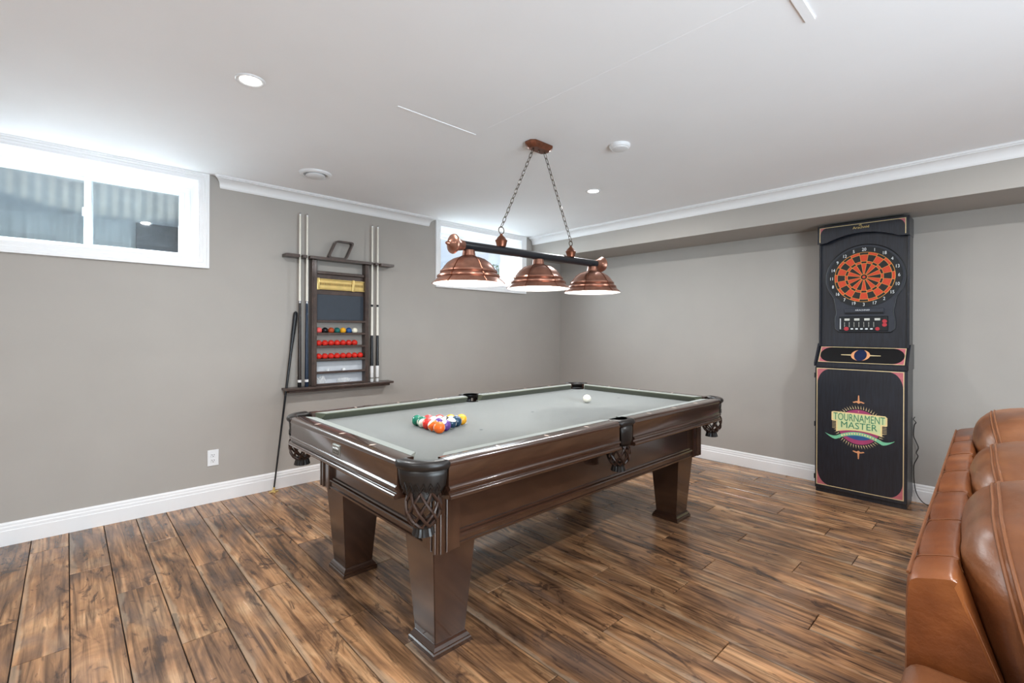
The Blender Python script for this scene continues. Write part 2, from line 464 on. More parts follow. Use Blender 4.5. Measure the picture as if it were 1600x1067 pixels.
# ================================================================ THE ROOM
# ---- floor: sub-board and planks
PW = 0.1645; PX = 0.014; PL = 1.226; GAP = 0.0019
fl = MB().box((X0, Y0, -0.05), (XW, YW, -0.012)).build('floor', UNDER)
struct(fl, 'hand-scraped brown laminate plank floor')
joint = {-1: 3.809, 0: 3.35, 1: 2.951, 3: 3.013, 4: 3.748, 2: 2.303, 6: 2.918, 5: 2.026, 7: 2.38, 15: 1.144, 13: 1.134, 17: 0.806,
         18: 1.152, 20: 1.496, 21: 0.815, 22: 1.138, 19: 0.608, 14: 0.601, 10: 1.194, 11: 0.798, 12: 1.496, 16: 1.476, 25: 0.721,
         23: 0.628, 24: 1.295, 26: 1.529, 8: 3.35, 9: 1.75}
plank_mesh = {}
for c in range(-14, 29):
    xa, xb = PX + c * PW, PX + (c + 1) * PW
    xa, xb = max(xa, X0), min(xb, XW)
    if xb - xa < 0.01: continue
    j = joint.get(c)
    if j is None: j = random.uniform(0, PL)
    y = j - math.ceil((j - Y0) / PL) * PL
    while y < YW - 0.005:
        ya, yb = max(y, Y0), min(y + PL, YW)
        if yb - ya > 0.01:
            w, l = round(xb - xa - 2 * GAP, 4), round(yb - ya - 2 * GAP, 4)
            key = (w, l)
            if key not in plank_mesh:
                ch = 0.0016
                rg = [[(0, 0, -0.012), (w, 0, -0.012), (w, l, -0.012), (0, l, -0.012)], [(0, 0, -ch), (w, 0, -ch), (w, l, -ch), (0, l, -ch)],
                      [(ch, ch, 0), (w - ch, ch, 0), (w - ch, l - ch, 0), (ch, l - ch, 0)]]
                plank_mesh[key] = MB().loft(rg).mesh('plank'); plank_mesh[key].materials.append(FLOOR)
            link('plank', plank_mesh[key], None, fl, (xa + GAP, ya + GAP, 0))
        y += PL

# ---- ceiling
ce = MB().box((X0 - 0.1, Y0 - 0.1, ZC), (XW + 0.1, YW + 0.34, ZC + 0.08)).build('ceiling', CEIL)
struct(ce, 'white painted ceiling')
# drywall joints that show as faint ridges
for i, (lo, hi, lab) in enumerate((((1.216, 2.141, ZC - 0.0035), (1.722, 2.155, ZC), 'faint raised drywall joint on the ceiling left of the hanging light'),
                                   ((1.716, 0.55, ZC - 0.0010), (1.722, 2.03, ZC), 'long faint ceiling joint running towards the hanging light'),
                                   ((1.72, 0.497, ZC - 0.006), (1.966, 0.527, ZC), 'short thick ceiling patch at the top of the picture'))):
    struct(MB().box(lo, hi, 0.0004).build('trim_%d' % (i + 5), CEIL), lab)

# ---- window wall with two openings
WT = 0.34
OPEN = [(-0.487, 0.699), (2.793, 3.977)]
OZ0, OZ1 = 1.785, 2.362
b = MB()
b.box((X0 - 0.15, YW, -0.05), (XW + 0.15, YW + WT, OZ0)).box((X0 - 0.15, YW, OZ1), (XW + 0.15, YW + WT, 3.3))  # unseen top raised above the ceiling to shade the well from the sun
xs = [X0 - 0.15] + [v for o_ in OPEN for v in o_] + [XW + 0.15]
for i in range(0, len(xs), 2): b.box((xs[i], YW, OZ0), (xs[i + 1], YW + WT, OZ1))
struct(b.build('wall_left', WALL), 'greige painted wall with two basement windows')

# ---- dart wall with soffit
wr = struct(MB().box((XW, Y0 - 0.15, -0.05), (XW + 0.15, YW, ZC)).build('wall_right', WALL), 'greige painted wall behind the dart cabinet')
SX, SZ = 4.150, 2.148
MB().box((SX, Y0, SZ), (XW, YW, ZC), 0.002).build('soffit', WALL, wr)
# ---- walls behind the viewer
wb = MB()
DX0, DX1, DZ = -0.2, 1.8, 2.08
wb.box((X0, Y0 - 0.15, -0.05), (DX0, Y0, ZC)).box((DX1, Y0 - 0.15, -0.05), (XW, Y0, ZC)).box((DX0, Y0 - 0.15, DZ), (DX1, Y0, ZC))
struct(wb.build('wall_rear', WALL), 'greige wall behind the viewer with an added patio door')
struct(MB().box((X0 - 0.15, Y0 - 0.15, -0.05), (X0, YW, ZC)).build('wall_near', WALL), 'greige side wall behind the viewer')
d = MB()
d.box((DX0, Y0 - 0.12, 0), (DX0 + 0.06, Y0 + 0.012, DZ)).box((DX1 - 0.06, Y0 - 0.12, 0), (DX1, Y0 + 0.012, DZ))
d.box((DX0, Y0 - 0.12, DZ - 0.06), (DX1, Y0 + 0.012, DZ)).box((DX0, Y0 - 0.12, 0), (DX1, Y0 + 0.012, 0.05)).box((0.76, Y0 - 0.11, 0), (0.84, Y0 - 0.03, DZ))
door = struct(d.build('added_door_1', VINYL), 'white sliding patio door added behind the viewer for fill light')  # unseen door, added to go with the rear fill lamp
MB().box((DX0 + 0.05, Y0 - 0.075, 0.05), (DX1 - 0.05, Y0 - 0.068, DZ - 0.05)).build('pane', GLASS, door)

# ---- baseboards and crown
BB = [(0, 0), (0.016, 0), (0.016, 0.086), (0.0125, 0.090), (0.0125, 0.106), (0.010, 0.112), (0.010, 0.124), (0.006, 0.134), (0, 0.134)]
def base(name, f0, f1, lab): return struct(MB().prism(BB, f0, f1).build(name, TRIM), lab)
base('baseboard_left', lambda a, h: (X0, YW - a, h), lambda a, h: (XW, YW - a, h), 'white moulded baseboard under the windows')
base('baseboard_right', lambda a, h: (XW - a, Y0, h), lambda a, h: (XW - a, YW, h), 'white moulded baseboard along the dart wall')
base('baseboard_near', lambda a, h: (X0 + a, Y0, h), lambda a, h: (X0 + a, YW, h), 'white baseboard behind the viewer')
base('baseboard_rear', lambda a, h: (DX1, Y0 + a, h), lambda a, h: (XW, Y0 + a, h), 'white baseboard beside the added patio door')
CRN = [(0, 0)] + [(0.004, 0.0), (0.008, 0.008)] + [(0.060 - 0.050 * math.cos(math.radians(t)), 0.012 + 0.052 * math.sin(math.radians(t))) for t in range(0, 91, 10)] + [(0.060, 0.070), (0.068, 0.072), (0.068, 0.085), (0, 0.085)]
CZ = ZC - 0.085
t1 = MB().prism(CRN, lambda a, h: (0.830 - a * 0.7, YW - a, CZ + h), lambda a, h: (2.655 + a * 0.9, YW - a, CZ + h)).build('trim_1', TRIM, smooth=True)
struct(t1, 'white crown moulding between the two windows')
t2 = MB().prism(CRN, lambda a, h: (SX - a, Y0, CZ + h), lambda a, h: (SX - a, YW - 0.012, CZ + h)).build('trim_2', TRIM, smooth=True)
struct(t2, 'white crown moulding along the soffit')


# ---- windows
def window(name, xa, xb, label, mull):
    """xa..xb = opening; casing on the wall face, deep white reveal, slider frame at the back"""
    y = YW
    cs = MB()
    ow = 0.058
    prof = [(0, 0), (0.010, 0), (0.012, 0.004), (0.012, 0.020), (0.016, 0.024), (0.016, 0.040), (0.021, 0.044), (0.021, ow), (0, ow)]  # (proud, away from opening)
    zt = min(ZC - 0.001, OZ1 + 0.047)
    kt = (zt - OZ1) / ow
    ring = []
    for (sx, sz) in ((-1, -1), (1, -1), (1, 1), (-1, 1)):
        r_ = []
        for p, a in prof:
            x = (xa - a) if sx < 0 else (xb + a)
            z = (OZ0 - a * 1.12) if sz < 0 else (OZ1 + a * kt)
            r_.append((x, y - p, z))
        ring.append(r_)
    cs.loft(ring + [ring[0]], closed=True, cap=False)
    w = struct(cs.build(name, TRIM), label)
    yf = y + 0.285      # front of the vinyl frame
    j = MB(); t = 0.008
    j.box((xa, y - 0.008, OZ0), (xa + t, y + WT, OZ1)).box((xb - t, y - 0.008, OZ0), (xb, y + WT, OZ1))
    j.box((xa + t, y - 0.008, OZ1 - t), (xb - t, y + WT, OZ1)).box((xa + t, y - 0.008, OZ0), (xb - t, y + WT, OZ0 + t))
    j.build('jamb', TRIM, w)
    xa, xb, z0, z1 = xa + t, xb - t, OZ0 + t, OZ1 - t
    f = MB(); fw = 0.036
    f.box((xa, yf, z0), (xa + fw, yf + 0.055, z1), 0.003).box((xb - fw, yf, z0), (xb, yf + 0.055, z1), 0.003)
    f.box((xa + fw, yf, z1 - fw), (xb - fw, yf + 0.055, z1), 0.003).box((xa + fw, yf, z0), (xb - fw, yf + 0.055, z0 + fw), 0.003)
    f.build('frame', VINYL, w)
    xm = (xa + xb) / 2; sw = 0.038
    for k, (sa, sb, dy) in enumerate(((xa + fw, xm + 0.024, 0.030), (xm - 0.024, xb - fw, 0.006))):
        s_ = MB(); ya, yb = yf + dy, yf + dy + 0.022
        za, zb = z0 + fw, z1 - fw
        s_.box((sa, ya, za), (sa + sw, yb, zb), 0.003).box((sb - sw, ya, za), (sb, yb, zb), 0.003)
        s_.box((sa + sw, ya, zb - 0.026), (sb - sw, yb, zb), 0.003).box((sa + sw, ya, za), (sb - sw, yb, za + 0.026), 0.003)
        so = s_.build('sash', VINYL, w)
        MB().box((sa + sw - 0.004, ya + 0.009, za + 0.022), (sb - sw + 0.004, ya + 0.013, zb - 0.022)).build('pane', GLASS, so)
        if k == 1:
            MB().box((sa - 0.010, ya - 0.002, (za + zb) / 2 - 0.03), (sa + 0.006, ya + 0.006, (za + zb) / 2 + 0.03), 0.003).build('latch', VINYL, so)
    return w


window('window_1', *OPEN[0], 'white slider basement window facing a corrugated steel well', True)
window('window_2', *OPEN[1], 'white slider basement window behind the hanging light showing sky', True)

# ---- outside
def corrugated(path, z0, z1, per=0.076, amp=0.0042):
    """path: list of (x,y); returns an open sheet with thickness following the path with corrugation"""
    pts = []; acc = 0.0
    for (ax, ay), (bx, by) in zip(path, path[1:]):
        L_ = math.hypot(bx - ax, by - ay); n = max(2, int(L_ / per * 8))
        for i in range(n):
            f = i / n; u = acc + L_ * f; nx, ny = -(by - ay) / L_, (bx - ax) / L_
            o = amp * math.sin(2 * PI * u / per)
            pts.append((ax + (bx - ax) * f + nx * o, ay + (by - ay) * f + ny * o))
        acc += L_
    b_ = MB()
    b_.loft([[(x, y, z0) for x, y in pts], [(x, y, z1) for x, y in pts]], closed=False)
    me = b_.mesh('sheet', True)
    return me
ww = link('window_well', corrugated([(-1.0, YW + WT)] + [(0.25 - 1.25 * math.cos(math.radians(t)), 4.75 + 0.42 * math.sin(math.radians(t))) for t in range(0, 181, 12)] + [(1.5, YW + WT)], 1.35, 2.75), STEEL)
md = ww.modifiers.new('thickness', 'SOLIDIFY'); md.thickness = 0.003
tag(ww, 'tall corrugated galvanized steel window well outside the left window', 'window well')
w2 = link('window_well', corrugated([(2.45, YW + WT)] + [(3.4 - 0.95 * math.cos(math.radians(t)), 4.55 + 0.40 * math.sin(math.radians(t))) for t in range(0, 181, 12)] + [(4.35, YW + WT)], 1.35, 1.80), STEEL)
md = w2.modifiers.new('thickness', 'SOLIDIFY'); md.thickness = 0.003
tag(w2, 'low corrugated galvanized steel window well outside the window behind the lamp', 'window well')
pb = MB().box((0.42, 5.05, 1.62), (1.05, 5.075, 2.17), 0.004).build('panel', DKPANEL)
tag(pb, 'dark grey panel standing in the well behind the right pane of the left window', 'panel')
gm = MB()
gm.box((X0 - 6, YW + WT, 1.30), (XW + 12, 5.35, 1.36)).box((X0 - 6, 5.35, 1.30), (XW + 22, 30, 1.62))
struct(gm.build('ground', LAWN), 'lawn outside the windows')


def shrub(loc, rx, rz, n, label):
    t = thing('shrub', label, 'shrub', loc, 0, 'shrubs outside the window behind the lamp')
    tr = MB()
    for k in range(5):
        a = 2 * PI * k / 5; tr.tube([(0, 0, 0), (0.10 * math.cos(a), 0.10 * math.sin(a), rz * 0.5), (rx * 0.5 * math.cos(a), rx * 0.5 * math.sin(a), rz * 1.4)], [0.04, 0.03, 0.012], 6)
    tr.build('stem', BARK, t)
    lf = MB(); rnd = random.Random(len(label))
    for i in range(n):
        while True:
            p = Vector((rnd.uniform(-1, 1), rnd.uniform(-1, 1), rnd.uniform(-1, 1)))
            if 0.35 < p.length < 1: break
        c = Vector((p.x * rx, p.y * rx * 0.7, rz + p.z * rz * 0.9)); s_ = rnd.uniform(0.05, 0.10)
        M = Matrix.Translation(c) @ Matrix.Rotation(rnd.uniform(0, 6.3), 4, 'Z') @ Matrix.Rotation(rnd.uniform(-1, 1), 4, 'X')
        lf.face([M @ Vector(q) for q in ((0, -s_, 0), (s_ * 0.45, -0.1 * s_, 0.15 * s_), (0, s_, 0), (-s_ * 0.45, -0.1 * s_, 0.15 * s_))])
    o = lf.build('foliage', LEAF, t); o['kind'] = 'stuff'
    return t
shrub((8.1, 9.0, 1.62), 0.75, 0.72, 1500, 'green leafy shrub seen through the window right of the first lamp shade')
shrub((5.35, 9.4, 1.62), 0.55, 0.62, 1000, 'green leafy shrub seen through the window left of the first lamp shade')

# ================================================================ POOL TABLE
TX, TY = 2.085, 2.027
table = thing('pool_table', 'espresso wooden pool table with light grey-green cloth and leather net pockets', 'pool table', (TX, TY, 0))
HX, HY, NX, NY = 1.240, 0.672, 1.125, 0.557
BZ = 0.776
CXH, CYH = 1.055, 0.535      # cabinet half size
# bed
BX, BY, PR_ = NX + 0.055, NY + 0.055, 0.058
def bed_outline():
    q = []
    qa = arc(NX + 0.018, NY + 0.018, PR_, -50.4, -219.6, 14)      # corner notch, +x +y
    q += [(0.049, BY)] + [(x, y) for x, y in reversed(qa)]          # along +y edge to the +x corner
    q += [(x, -y) for x, y in qa]
    sa = arc(0, NY + 0.045, 0.050, 11.5, -191.5, 14)               # side notch
    q += [(x, -y) for x, y in sa]
    q += [(-x, -y) for x, y in reversed(qa)] + [(-x, y) for x, y in qa]
    q += [(-x, y) for x, y in sa][:-1]
    return q
MB().prism(bed_outline(), lambda a, b_: (a, b_, BZ - 0.05), lambda a, b_: (a, b_, BZ)).build('playing_bed', CLOTH, table)
for x, y in ((0, 0), (0.92, 0.0), (-0.565, -0.19)):
    MB().lathe([(0.0001, BZ + 0.0002), (0.009, BZ + 0.0003), (0.009, BZ + 0.0006), (0.0001, BZ + 0.0008)], 12, (x, y, 0)).build('cloth_spot', BLKP, table)
# cabinet
cb = MB()
cb.box((-CXH, -CYH, 0.445), (CXH, CYH, 0.70))
cab = cb.build('cabinet', ESPX, table)
def ring_mould(prof, hx, hy, zb):
    """closed moulding running round the cabinet; prof = (proud, height)"""
    rings = []
    for sx, sy in ((-1, -1), (1, -1), (1, 1), (-1, 1)):
        rings.append([(sx * (hx + p), sy * (hy + p), zb + h) for p, h in prof])
    return MB().loft(rings + [rings[0]], closed=True, cap=False)
ring_mould([(0, 0), (0.016, 0), (0.018, 0.004), (0.018, 0.010), (0.012, 0.014), (0.012, 0.028), (0.016, 0.032), (0.018, 0.038), (0.016, 0.044), (0.008, 0.048), (0.006, 0.055), (0, 0.055)], CXH, CYH, 0.440).build('base_moulding', ESPX, table)
# corner posts
for sx in (-1, 1):
    for sy in (-1, 1):
        cp = MB()
        x1, y1 = sx * (CXH + 0.022), sy * (CYH + 0.022); x0, y0 = sx * (CXH - 0.085), sy * (CYH - 0.085)
        lo = (min(x0, x1), min(y0, y1), 0.432); hi = (max(x0, x1), max(y0, y1), 0.70)
        cp.box(lo, hi, 0.004)
        post = cp.build('corner_post', ESP, table)
        for k in (0.016, 0.044):
            fm = MB(); xa = sx * (CXH + 0.022 - k); ya = sy * (CYH + 0.024)
            fm.box((xa - 0.009, ya - 0.006, 0.434), (xa + 0.009, ya + 0.006, 0.70), 0.004, 2); fm.build('reeding', ESP, post)
            fm = MB(); xb = sx * (CXH + 0.024); yb = sy * (CYH + 0.022 - k)
            fm.box((xb - 0.006, yb - 0.009, 0.434), (xb + 0.006, yb + 0.009, 0.70), 0.004, 2); fm.build('reeding', ESP, post)
# legs
for sx in (-1, 1):
    for sy in (-1, 1):
        lx, ly = sx * 0.960, sy * 0.406
        sq = lambda h, z: [(lx - h, ly - h, z), (lx + h, ly - h, z), (lx + h, ly + h, z), (lx - h, ly + h, z)]
        lg = MB().loft([sq(0.073, 0.03), sq(0.104, 0.445)])
        bmesh.ops.bevel(lg.bm, geom=[e for e in lg.bm.edges if abs(e.verts[0].co.z - e.verts[1].co.z) > 0.2], offset=0.003, segments=2, affect='EDGES')
        leg = lg.build('leg', ESP, table)
        MB().loft([sq(0.093, 0.0), sq(0.093, 0.016), sq(0.088, 0.020), sq(0.088, 0.026), sq(0.080, 0.036), sq(0.076, 0.044), sq(0.072, 0.044)]).build('foot_moulding', ESP, leg)
# rails
WOODP = [(0.045, 0.700), (0.045, 0.8165), (0.050, 0.8185), (0.100, 0.8185), (0.109, 0.8165), (0.1155, 0.810), (0.1175, 0.802), (0.1165, 0.794), (0.1125, 0.788), (0.1125, 0.726),
         (0.1185, 0.7235), (0.1215, 0.7195), (0.1215, 0.714), (0.117, 0.710), (0.1135, 0.7085), (0.1135, 0.6985), (0.119, 0.6975), (0.125, 0.694), (0.1265, 0.689), (0.124, 0.682), (0.118, 0.678), (0.05, 0.678)]
CUSP = [(0.0, 0.8125), (0.004, 0.8155), (0.047, 0.8185), (0.047, 0.774), (0.032, 0.774)]
def rail(frame, a0, a1, c0n, c0b, c1n, c1b, sights):
    """frame(a, o, z): a along the rail, o outwards from the cushion nose"""
    r = MB().loft([[frame(a0, o, z) for o, z in WOODP], [frame(a1, o, z) for o, z in WOODP]]).build('rail', ESPX, table, True, 50)
    e0 = [frame(c0n + (c0b - c0n) * o / 0.047, o, z) for o, z in CUSP]; e1 = [frame(c1n + (c1b - c1n) * o / 0.047, o, z) for o, z in CUSP]
    MB().loft([e0, e1]).build('cushion', CUSH, r)
    for a in sights:
        q = MB()
        q.loft([[frame(a + da * 0.007, 0.075 + do * 0.016, z) for da, do in ((-1, 0), (0, 1), (1, 0), (0, -1))] for z in (0.8180, 0.8192)])
        q.build('sight', PEARL, r)
for s_ in (-1, 1):
    fy = lambda a, o, z, s_=s_: (a, s_ * (NY + o), z)
    fx = lambda a, o, z, s_=s_: (s_ * (NX + o), a, z)
    u = NX * 2 / 8
    rail(fy, -1.108, -0.062, -1.048, -1.090, -0.068, -0.056, [-3 * u, -2 * u, -u])
    rail(fy, 0.062, 1.108, 0.068, 0.056, 1.048, 1.090, [u, 2 * u, 3 * u])
    rail(fx, -0.540, 0.540, -0.480, -0.522, 0.480, 0.522, [-u, 0, u])


def net(parent, cx, cy, ztop, n=8, rs=1.0):
    MB().lathe([(0.050 * rs, 0.098), (0.050 * rs, 0.010), (0.049 * rs, 0.010), (0.049 * rs, 0.098)], 20, (cx, cy, ztop - 0.03), cap=False).build('throat', BLKL, parent, True, 40)
    prof = [(0.050, 0.012), (0.060, -0.020), (0.063, -0.052), (0.057, -0.082), (0.042, -0.104), (0.030, -0.114)]
    def surf(t):
        f = t * (len(prof) - 1); i = min(int(f), len(prof) - 2); f -= i
        return (prof[i][0] * (1 - f) + prof[i + 1][0] * f) * rs, prof[i][1] * (1 - f) + prof[i + 1][1] * f
    b_ = MB()
    for k in range(n):
        for d_ in (-1, 1):
            path = []
            for i in range(11):
                t = i / 10; r, z = surf(t); a = 2 * PI * k / n + d_ * t * 1.75
                path.append((cx + (r + 0.0015 * d_) * math.cos(a), cy + (r + 0.0015 * d_) * math.sin(a), ztop + z))
            b_.tube(path, 0.0052, 5)
    b_.build('net', NETL, parent, True)
    f_ = MB(); ring = []
    for r, z in ((0.027, -0.106), (0.033, -0.114), (0.032, -0.120), (0.039, -0.146), (0.036, -0.146), (0.028, -0.120)):
        ring.append([(cx + (r * rs + (0.0022 if i % 2 else -0.0012)) * math.cos(2 * PI * i / 32), cy + (r * rs + (0.0022 if i % 2 else -0.0012)) * math.sin(2 * PI * i / 32), ztop + z) for i in range(32)])
    f_.loft(ring)
    f_.build('fringe', BLKL, parent)


def rim(outline, name='pocket'):
    """U-shaped leather-covered pocket iron with softened edges"""
    n = len(outline); cxm = sum(p[0] for p in outline) / n; cym = sum(p[1] for p in outline) / n
    def off(d):
        res = []
        for i in range(n):
            p0, p1, p2 = Vector(outline[i - 1]), Vector(outline[i]), Vector(outline[(i + 1) % n])
            e = (p2 - p0)
            if e.length < 1e-6: e = p2 - p1
            e.normalize(); nn = Vector((e.y, -e.x))
            res.append(p1 - nn * d)
        return res
    area = sum(outline[i][0] * outline[(i + 1) % n][1] - outline[(i + 1) % n][0] * outline[i][1] for i in range(n))
    sg = 1 if area > 0 else -1
    rings = [[(p.x, p.y, z) for p in off(sg * d)] for d, z in ((0.004, 0.790), (0.0005, 0.795), (-0.004, 0.799), (-0.006, 0.807), (-0.004, 0.815), (0.002, 0.821), (0.009, 0.8235))]
    return MB().loft(rings).build(name, BLKL, table, True, 50)


for sx in (-1, 1):
    for sy in (-1, 1):
        hx, hy, hr = NX + 0.018, NY + 0.018, 0.064
        outer = [(HX + 0.004, HY - 0.128)] + arc(HX - 0.116, HY - 0.116, 0.120, 0, 90, 12) + [(HX - 0.128, HY + 0.004)]
        inner = [(HX - 0.128, HY - 0.036)] + arc(HX - 0.116, HY - 0.116, 0.080, 90, 0, 12) + [(HX - 0.036, HY - 0.128)]
        pts = [(sx * x, sy * y) for x, y in outer + inner]
        pk = rim(pts)
        # shield that hangs under the iron
        sh = MB(); rings = []
        for z, ins, a0, a1 in ((0.794, 0.005, -4, 94), (0.770, 0.006, -4, 94), (0.735, 0.010, -2, 92), (0.705, 0.020, 6, 84), (0.682, 0.038, 16, 74)):
            rr = 0.118 - ins
            rings.append([(sx * x, sy * y, z) for x, y in arc(HX - 0.118, HY - 0.118, rr, a0, a1, 14)])
        sh.loft(rings, closed=False)
        so = sh.build('shield', BLKL, pk, True, 80)
        md = so.modifiers.new('thickness', 'SOLIDIFY'); md.thickness = 0.006; md.offset = 0
        zz = MB()      # tooled zig-zag band
        for lev in (0.720, 0.735):
            path = []
            for i in range(13):
                q = arc(HX - 0.118, HY - 0.118, 0.1145 - (0.0 if lev > 0.73 else 0.004), 8, 82, 12)[i]
                path.append((sx * q[0], sy * q[1], lev + (0.012 if i % 2 else -0.012)))
            zz.tube(path, 0.0016, 4)
        zz.build('tooling', BLKL, so)
        net(pk, sx * (HX - 0.078), sy * (HY - 0.078), 0.700)
for sy in (-1, 1):
    outer = [(0.064, NY + 0.045)] + [(0.064, HY - 0.01), (0.060, HY + 0.004), (0.045, HY + 0.010), (0, HY + 0.012), (-0.045, HY + 0.010), (-0.060, HY + 0.004), (-0.064, HY - 0.01), (-0.064, NY + 0.045)]
    inner = arc(0, NY + 0.045, 0.052, 180, 0, 14)
    pk = rim([(x, sy * y) for x, y in outer + inner])
    sh = MB(); rings = []
    for z, w_, o in ((0.796, 0.052, 0.012), (0.760, 0.052, 0.014), (0.715, 0.050, 0.014), (0.690, 0.044, 0.006)):
        rings.append([(w_ * math.sin(math.radians(t)) * 1.15, sy * (HY + o - 0.030 * (1 - math.cos(math.radians(t)))), z) for t in range(-60, 61, 10)])
    sh.loft(rings, closed=False)
    so = sh.build('shield', BLKL, pk, True, 80); md = so.modifiers.new('thickness', 'SOLIDIFY'); md.thickness = 0.006
    net(pk, 0, sy * (HY - 0.052), 0.700, rs=0.95)
# nameplate on the end rail
npl = MB().box((-HX - 0.0005, -0.062, 0.734), (-HX + 0.004, 0.010, 0.778), 0.0008).build('nameplate', PLATE, table)
MB().box((-HX - 0.0012, -0.055, 0.740), (-HX + 0.002, 0.003, 0.757), 0.0003).build('plate_recess', PLATED, npl)
q = MB(); q.tube([(-HX - 0.001, 0.002, 0.764), (-HX - 0.001, -0.015, 0.7625), (-HX - 0.001, -0.030, 0.766), (-HX - 0.001, -0.052, 0.7635)], [0.0016, 0.0022, 0.0028, 0.0016], 6)
q.build('plate_scroll', WHITEP, npl)
for k in range(3):
    MB().box((-HX - 0.0016, -0.048 + k * 0.017, 0.744), (-HX - 0.001, -0.038 + k * 0.017, 0.753)).build('plate_mark', PLATE, npl)

# ---------------------------------------------------------------- balls
BR = 0.0286


def ball_mat(name, col, stripe):
    if name in MATS: return MATS[name]
    m = bpy.data.materials.new(name); N, L, P = nodes_of(m)
    tc = N.new('ShaderNodeTexCoord'); sep = N.new('ShaderNodeSeparateXYZ'); L.new(tc.outputs['Object'], sep.inputs[0])
    white = srgb(238, 232, 214)
    if stripe:
        ab = N.new('ShaderNodeMath'); ab.operation = 'ABSOLUTE'; L.new(sep.outputs['Z'], ab.inputs[0])
        lt = N.new('ShaderNodeMath'); lt.operation = 'LESS_THAN'; lt.inputs[1].default_value = BR * 0.56; L.new(ab.outputs[0], lt.inputs[0])
        c0 = mixrgb(N, L, white, col, lt.outputs[0])
    else:
        no = N.new('ShaderNodeTexNoise'); no.inputs['Scale'].default_value = 30
        c0 = mixrgb(N, L, col, [min(1, c * 1.12) for c in col], no.outputs['Fac'])
    ab2 = N.new('ShaderNodeMath'); ab2.operation = 'ABSOLUTE'; L.new(sep.outputs['X'], ab2.inputs[0])
    gt = N.new('ShaderNodeMath'); gt.operation = 'GREATER_THAN'; gt.inputs[1].default_value = BR * 0.90; L.new(ab2.outputs[0], gt.inputs[0])
    c1 = mixrgb(N, L, c0, white, gt.outputs[0])
    L.new(c1, P.inputs['Base Color']); P.inputs['Roughness'].default_value = 0.09; P.inputs['Coat Weight'].default_value = 0.4
    MATS[name] = m
    return m


ball_base = MB().sphere(BR, u=28, v=16).mesh('ball', True)
COLS = {1: ('yellow', srgb(232, 164, 40)), 2: ('navy blue', srgb(22, 58, 84)), 3: ('red', srgb(196, 44, 34)), 4: ('purple', srgb(92, 58, 132)), 5: ('orange', srgb(236, 104, 32)),
        6: ('green', srgb(14, 108, 84)), 7: ('maroon red', srgb(206, 70, 66)), 8: ('black', srgb(22, 24, 34))}
POS = {'0,0': 5, '0,1': 13, '0,2': 3, '0,3': 14, '0,4': 6, '1,0': 4, '2,0': 10, '3,0': 2, '4,0': 1, '1,1': 12, '1,2': 11, '2,1': 8, '1,3': 7, '2,2': 15, '3,1': 9}
WHERE = {'0,0': 'at the near tip of the triangle of balls', '0,1': 'beside the near tip of the triangle, left edge', '0,2': 'midway along the left edge of the triangle', '0,3': 'next to the solid green corner ball',
         '0,4': 'at the left corner of the triangle of balls', '1,0': 'beside the near tip of the triangle, right edge', '2,0': 'midway along the right edge of the triangle', '3,0': 'next to the yellow corner ball, right edge',
         '4,0': 'at the right corner of the triangle of balls', '1,1': 'inside the triangle just behind the orange ball', '1,2': 'inside the triangle of balls behind the red ball', '2,1': 'inside the triangle of balls with a white number spot',
         '1,3': 'in the back row beside the green corner', '2,2': 'in the middle of the back row of the triangle', '3,1': 'in the back row beside the yellow corner ball'}
ANG = 25.0
A0 = Vector((1.312, 1.903))
e1 = Vector((math.cos(math.radians(ANG)), math.sin(math.radians(ANG)))) * 0.0575
e2 = Vector((math.cos(math.radians(ANG + 60)), math.sin(math.radians(ANG + 60)))) * 0.0575
# orientation of each ball: direction of the stripe axis (local z) in world space
view = Vector((-0.57, -0.80, 0.25)).normalized()
AXIS = {13: (0.45, -0.55, -0.75), 14: (-0.35, -0.75, -0.15), 10: (0.1, -0.2, 1), 12: (0.9, -0.2, 0.5), 11: (0.0, -0.3, 1), 15: (-0.57, -0.8, 0.05), 9: (-0.55, -0.8, 0.0)}
digit_cache = {}
for key, num in POS.items():
    i, jx = map(int, key.split(','))
    p = A0 + e1 * i + e2 * jx
    base_n = num if num <= 8 else num - 8
    cn, col = COLS[base_n]
    me = ball_base.copy(); me.materials.clear()
    me.materials.append(ball_mat('ball_%d' % num, col, num > 8))
    o = link('pool_ball', me, None, None, (p.x, p.y, BZ + BR))
    z = Vector(AXIS.get(num, (0.1, 0.1, 1) if num not in (8, 4) else (0.8, -0.3, 0.4))).normalized()
    ref = Vector((-0.8, 0.57, 0.1)) if num not in (8, 4) else Vector((-0.35, -0.45, 0.85))
    x = ref - z * ref.dot(z); x.normalize(); y_ = z.cross(x)
    o.rotation_euler = Matrix((x, y_, z)).transposed().to_euler()
    tag(o, '%s %s pool ball %s' % (cn, 'striped' if num > 8 else 'solid', WHERE[key]), 'pool ball', 'racked pool balls')
    tm = text_mesh(str(num), BR * 0.55, 0.0)
    for v in tm.vertices:
        q = Vector((math.sqrt(max(1e-9, BR * BR - v.co.x ** 2 - v.co.y ** 2)) * 1.004, v.co.x, v.co.y)); v.co = q
    tm.materials.clear(); link('number', tm, BLACK, o)
CREAM = mat('cue_ball_ivory', srgb(240, 236, 222), 0.12, var=0.02)
me = ball_base.copy(); me.materials.append(CREAM)
tag(link('cue_ball', me, None, None, (2.635, 2.035, BZ + BR)), 'ivory white cue ball alone at the far end of the table', 'cue ball')

# ================================================================ BILLIARD LIGHT
LX, LY = 2.092, 1.990
light = thing('billiard_light', 'three-shade copper billiard light hung on chains over the pool table', 'pendant light', (LX, LY, ZC))
